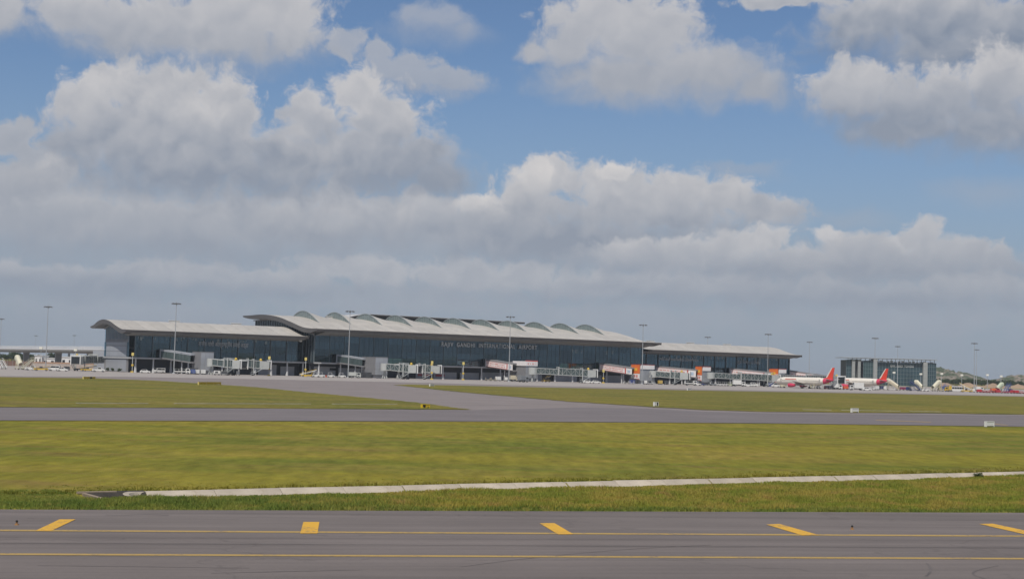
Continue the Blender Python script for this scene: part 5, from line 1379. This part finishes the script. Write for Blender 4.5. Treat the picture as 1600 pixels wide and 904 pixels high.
for i in range(n + 1): MB().box(ox(1325) + (ox(1460) - ox(1325)) * i / n - .2, ox(1325) + (ox(1460) - ox(1325)) * i / n + .2, .4, .9, 21.3, 24.7).build('canopy_post', M_PYL, off)
for i in range(n): MB().box(ox(1345) + (ox(1459) - ox(1345)) * i / n + .4, ox(1345) + (ox(1459) - ox(1345)) * (i + 1) / n - .4, 1.2, 1.5, 21.3, 22.3 + (i * 7 % 3) * .4).build('roof_panel', M_BWHITE, off)
cu = D.curves.new('sign_lettering', 'FONT'); cu.body = 'GMR  AERO  TOWERS'; cu.size = 2.9; cu.extrude = .1; cu.offset = .05
o = text_mesh('sign_lettering', cu, M_LETTER); wd = max(v.co.x for v in o.data.vertices)
o.parent = off; o.rotation_euler = (R_(90), 0, 0); o.location = (ox(1390.5), -.35, 17.3); o.scale = ((ox(1427.5) - ox(1390.5)) / wd, 1, 1)

# ------------------------------------------------------------------ hills, trees, shrubs
def hill(name, px, depth, wx, wy, h, seed, mt):
    c_ = px_d(px, depth); n = 46; vs = []; r = np.random.default_rng(seed); off_ = seed * 13.7
    for j in range(n + 1):
        for i in range(n + 1):
            x, y = i / n * 2 - 1, j / n * 2 - 1; rr = math.sqrt(x * x + y * y)
            b = max(0.0, 1 - rr) ** 1.15
            ns = float(vnoise(np.array([x * 3 + off_]), np.array([y * 3 + off_]), 1.0)[0]) * .55 + float(vnoise(np.array([x * 9 + off_]), np.array([y * 9 + off_]), 1.0)[0]) * .35 + float(vnoise(np.array([x * 22 + off_]), np.array([y * 22]), 1.0)[0]) * .16
            vs.append((c_.x + x * wx, c_.y + y * wy, -1 + h * b * (.45 + ns)))
    f = [(j * (n + 1) + i, j * (n + 1) + i + 1, (j + 1) * (n + 1) + i + 1, (j + 1) * (n + 1) + i) for j in range(n) for i in range(n)]
    me = D.meshes.new(name); me.from_pydata(vs, [], f); return tag(link(name, me, mt), kind='structure')
def rock_material():
    mm = D.materials.new('rocky_scrub'); mm.use_nodes = True; t = NT(mm.node_tree); mm.node_tree.nodes.clear()
    p = t.n('ShaderNodeNewGeometry').outputs['Position']
    n1 = t.n('ShaderNodeTexNoise', ins={'Vector': p, 'Scale': .05, 'Detail': 7.0, 'Roughness': .65}).outputs[0]
    n2 = t.n('ShaderNodeTexNoise', ins={'Vector': p, 'Scale': .16, 'Detail': 5.0, 'Roughness': .7}).outputs[0]
    c_ = t.mix(t.ss(n1, .46, .60), (.055, .070, .030, 1), (.24, .19, .15, 1)); c_ = t.mix(t.ss(n2, .56, .68, 0, .8), c_, (.04, .055, .025, 1))
    b = t.n('ShaderNodeBsdfPrincipled', ins={'Base Color': c_, 'Roughness': .95, 'Specular IOR Level': .1})
    o_ = t.n('ShaderNodeOutputMaterial'); mm.node_tree.links.new(b.outputs[0], o_.inputs[0]); return mm
M_ROCK = rock_material()
hill('hill', 1472, 3300, 95, 120, 37, 3, M_ROCK); hill('hill', 1500, 3500, 120, 100, 26, 5, M_ROCK); hill('hill', 1622, 3000, 110, 130, 32, 8, M_ROCK); hill('hill', 1590, 3400, 120, 120, 24, 11, M_ROCK)
hill('hill', 1270, 4200, 260, 200, 14, 21, M_ROCK); hill('hill', 1230, 4500, 160, 160, 24, 23, M_ROCK)
a, b = px_d(1465, 1500), px_d(1640, 1450)
mb = MB(); nn = 40; prev = None; rr = []
for i in range(nn + 1):
    p = a.lerp(b, i / nn); hh_ = 2.4 + 1.3 * math.sin(i * .7) + 1.1 * random.random(); rr.append([(p.x, p.y - 9, -.2), (p.x, p.y - 3, hh_ * .7), (p.x, p.y + 1, hh_), (p.x, p.y + 10, -.2)])
mb.rings(rr, False, False); tag(mb.build('earth_bank', M_EARTH, smooth=True), kind='structure')

def leaf_material(name, c0, c1):
    mm = D.materials.new(name); mm.use_nodes = True; t = NT(mm.node_tree); mm.node_tree.nodes.clear()
    p = t.n('ShaderNodeTexCoord').outputs['Object']; oi = t.n('ShaderNodeObjectInfo').outputs['Random']
    n1 = t.n('ShaderNodeTexNoise', ins={'Vector': p, 'Scale': .8, 'Detail': 3.0}).outputs[0]
    c_ = t.mix(t.ss(n1, .4, .62), (*c0, 1), (*c1, 1)); s_ = t.v('SCALE', c_); t.put(s_.node.inputs['Scale'], t.lin(oi, 0, 1, .7, 1.25))
    b = t.n('ShaderNodeBsdfPrincipled', ins={'Base Color': s_, 'Roughness': .8, 'Specular IOR Level': .2})
    o_ = t.n('ShaderNodeOutputMaterial'); mm.node_tree.links.new(b.outputs[0], o_.inputs[0]); return mm
M_LEAF = leaf_material('tree_leaves', (.030, .050, .014), (.065, .085, .026)); M_BARK = mat('bark', (.10, .075, .055), .9, .2, 2)
def crown_mesh(seed, n=520, rad=1.0):
    r = np.random.default_rng(seed); k = 9
    cc = np.stack([r.uniform(-.62, .62, k), r.uniform(-.62, .62, k), r.uniform(-.25, .62, k)], 1); cr_ = r.uniform(.28, .5, k)
    w_ = r.integers(0, k, n); dv = r.normal(size=(n, 3)); dv /= np.linalg.norm(dv, axis=1)[:, None]
    P = cc[w_] + dv * (cr_[w_] * r.uniform(.45, 1.05, n))[:, None]
    a = r.normal(size=(n, 3)); a /= np.linalg.norm(a, axis=1)[:, None]; b = np.cross(a, r.normal(size=(n, 3))); b /= np.linalg.norm(b, axis=1)[:, None]
    s_ = r.uniform(.07, .15, n)[:, None]
    V = np.stack([P - a * s_, P + b * s_ * .7, P + a * s_, P - b * s_ * .7], 1).reshape(-1, 3)
    me = D.meshes.new('crown'); me.from_pydata(V.tolist(), [], [(4 * i, 4 * i + 1, 4 * i + 2, 4 * i + 3) for i in range(n)]); me.materials.append(M_LEAF); return me
CROWNS = [crown_mesh(s_) for s_ in range(5)]
def trunk_mesh(seed):
    r = random.Random(seed); mb = MB(); mb.tube((0, 0, 0), (.03, .02, .55), .06, .04, 7)
    for k in range(4): a = k * 1.6 + r.random(); mb.tube((.02, .01, .35 + .05 * k), (.35 * math.cos(a), .35 * math.sin(a), .8 + .1 * r.random()), .03, .012, 5)
    me = mb.mesh('trunk'); me.materials.append(M_BARK); return me
TRUNKS = [trunk_mesh(s_) for s_ in range(3)]
def tree(loc, h, lab, g, r):
    t = thing('tree', lab, 'tree', loc, r.random() * 6, g); k = r.randrange(5)
    tr_ = link('trunk', TRUNKS[k % 3], None, t); tr_.scale = (h * .8, h * .8, h * .62)
    c_ = link('crown', CROWNS[k], None, t, (0, 0, h * .58)); wd_ = h * r.uniform(.42, .62); c_.scale = (wd_, wd_, h * .44); return t
r = random.Random(12)
for i in range(54): tree(px_d(1452 + i * 2.9 + r.uniform(-1.5, 1.5), 1580 + r.uniform(-40, 160)), r.uniform(5.5, 9.0), 'dark green tree in the far belt below the rocky hills', 'trees in the far belt on the right', r)
for i in range(26): tree(px_d(-6 + i * 2.6 + r.uniform(-1, 1), 1450 + r.uniform(-40, 150)), r.uniform(6, 8.5), 'dark green tree in the belt seen under the elevated road', 'trees seen under the elevated road', r)
for x, h in ((19, 10.5), (24, 11), (28, 10), (79, 10), (84, 9.5), (47, 8.5)): tree(px_d(x, 1500 + r.uniform(-30, 60)), h, 'taller rounded tree standing out of the belt under the elevated road', 'tall trees under the elevated road', r)
for i in range(12): tree(px_d(1252 + i * 6.0 + r.uniform(-2, 2), 1650 + r.uniform(-40, 120)), r.uniform(6, 9.5), 'distant tree above the walkway behind the nearer airliner', 'trees between terminal and office block', r)
for i in range(4):
    x = (170, 183, 191, 199)[i]; t = thing('shrub', ('round dark shrub at the left corner of the bare end wall', 'round dark shrub under the middle of the bare end wall', 'round dark shrub right of the middle of the end wall', 'round dark shrub by the post at the end wall')[i], 'shrub', tw(-1.6, (30, 21, 14, 6)[i]), i, 'shrubs at the end wall')
    c_ = link('crown', CROWNS[i], None, t, (0, 0, .75)); c_.scale = (1.1, 1.1, .95); MB().tube((0, 0, 0), (0, 0, .7), .08, .05, 6).build('stem', M_BARK, t)
# weed at the channel
t = thing('weed', 'small dark weed growing at the channel lip near the right edge', 'weed', ground(1528, 749)); c_ = link('crown', CROWNS[1], None, t, (0, 0, .2)); c_.scale = (.36, .3, .2); MB().tube((0, 0, -.1), (0, 0, .12), .02, .015, 5).build('stem', M_BARK, t)

# ------------------------------------------------------------------ haze
hz = MB().box(-13500, 13500, -13500, 13500, -2.2, 47).build('haze', None)
hm = D.materials.new('haze_air'); hm.use_nodes = True; hm.node_tree.nodes.clear()
t = NT(hm.node_tree); pv = t.n('ShaderNodeVolumePrincipled', ins={'Color': (.86, .93, 1.0, 1), 'Density': 8.0e-5, 'Anisotropy': .2})
o_ = t.n('ShaderNodeOutputMaterial'); hm.node_tree.links.new(pv.outputs[0], o_.inputs['Volume'])
hz.data.materials.append(hm); hz['kind'] = 'stuff'; hz['label'] = 'thin pale haze in the air over the airfield'; hz['category'] = 'haze'
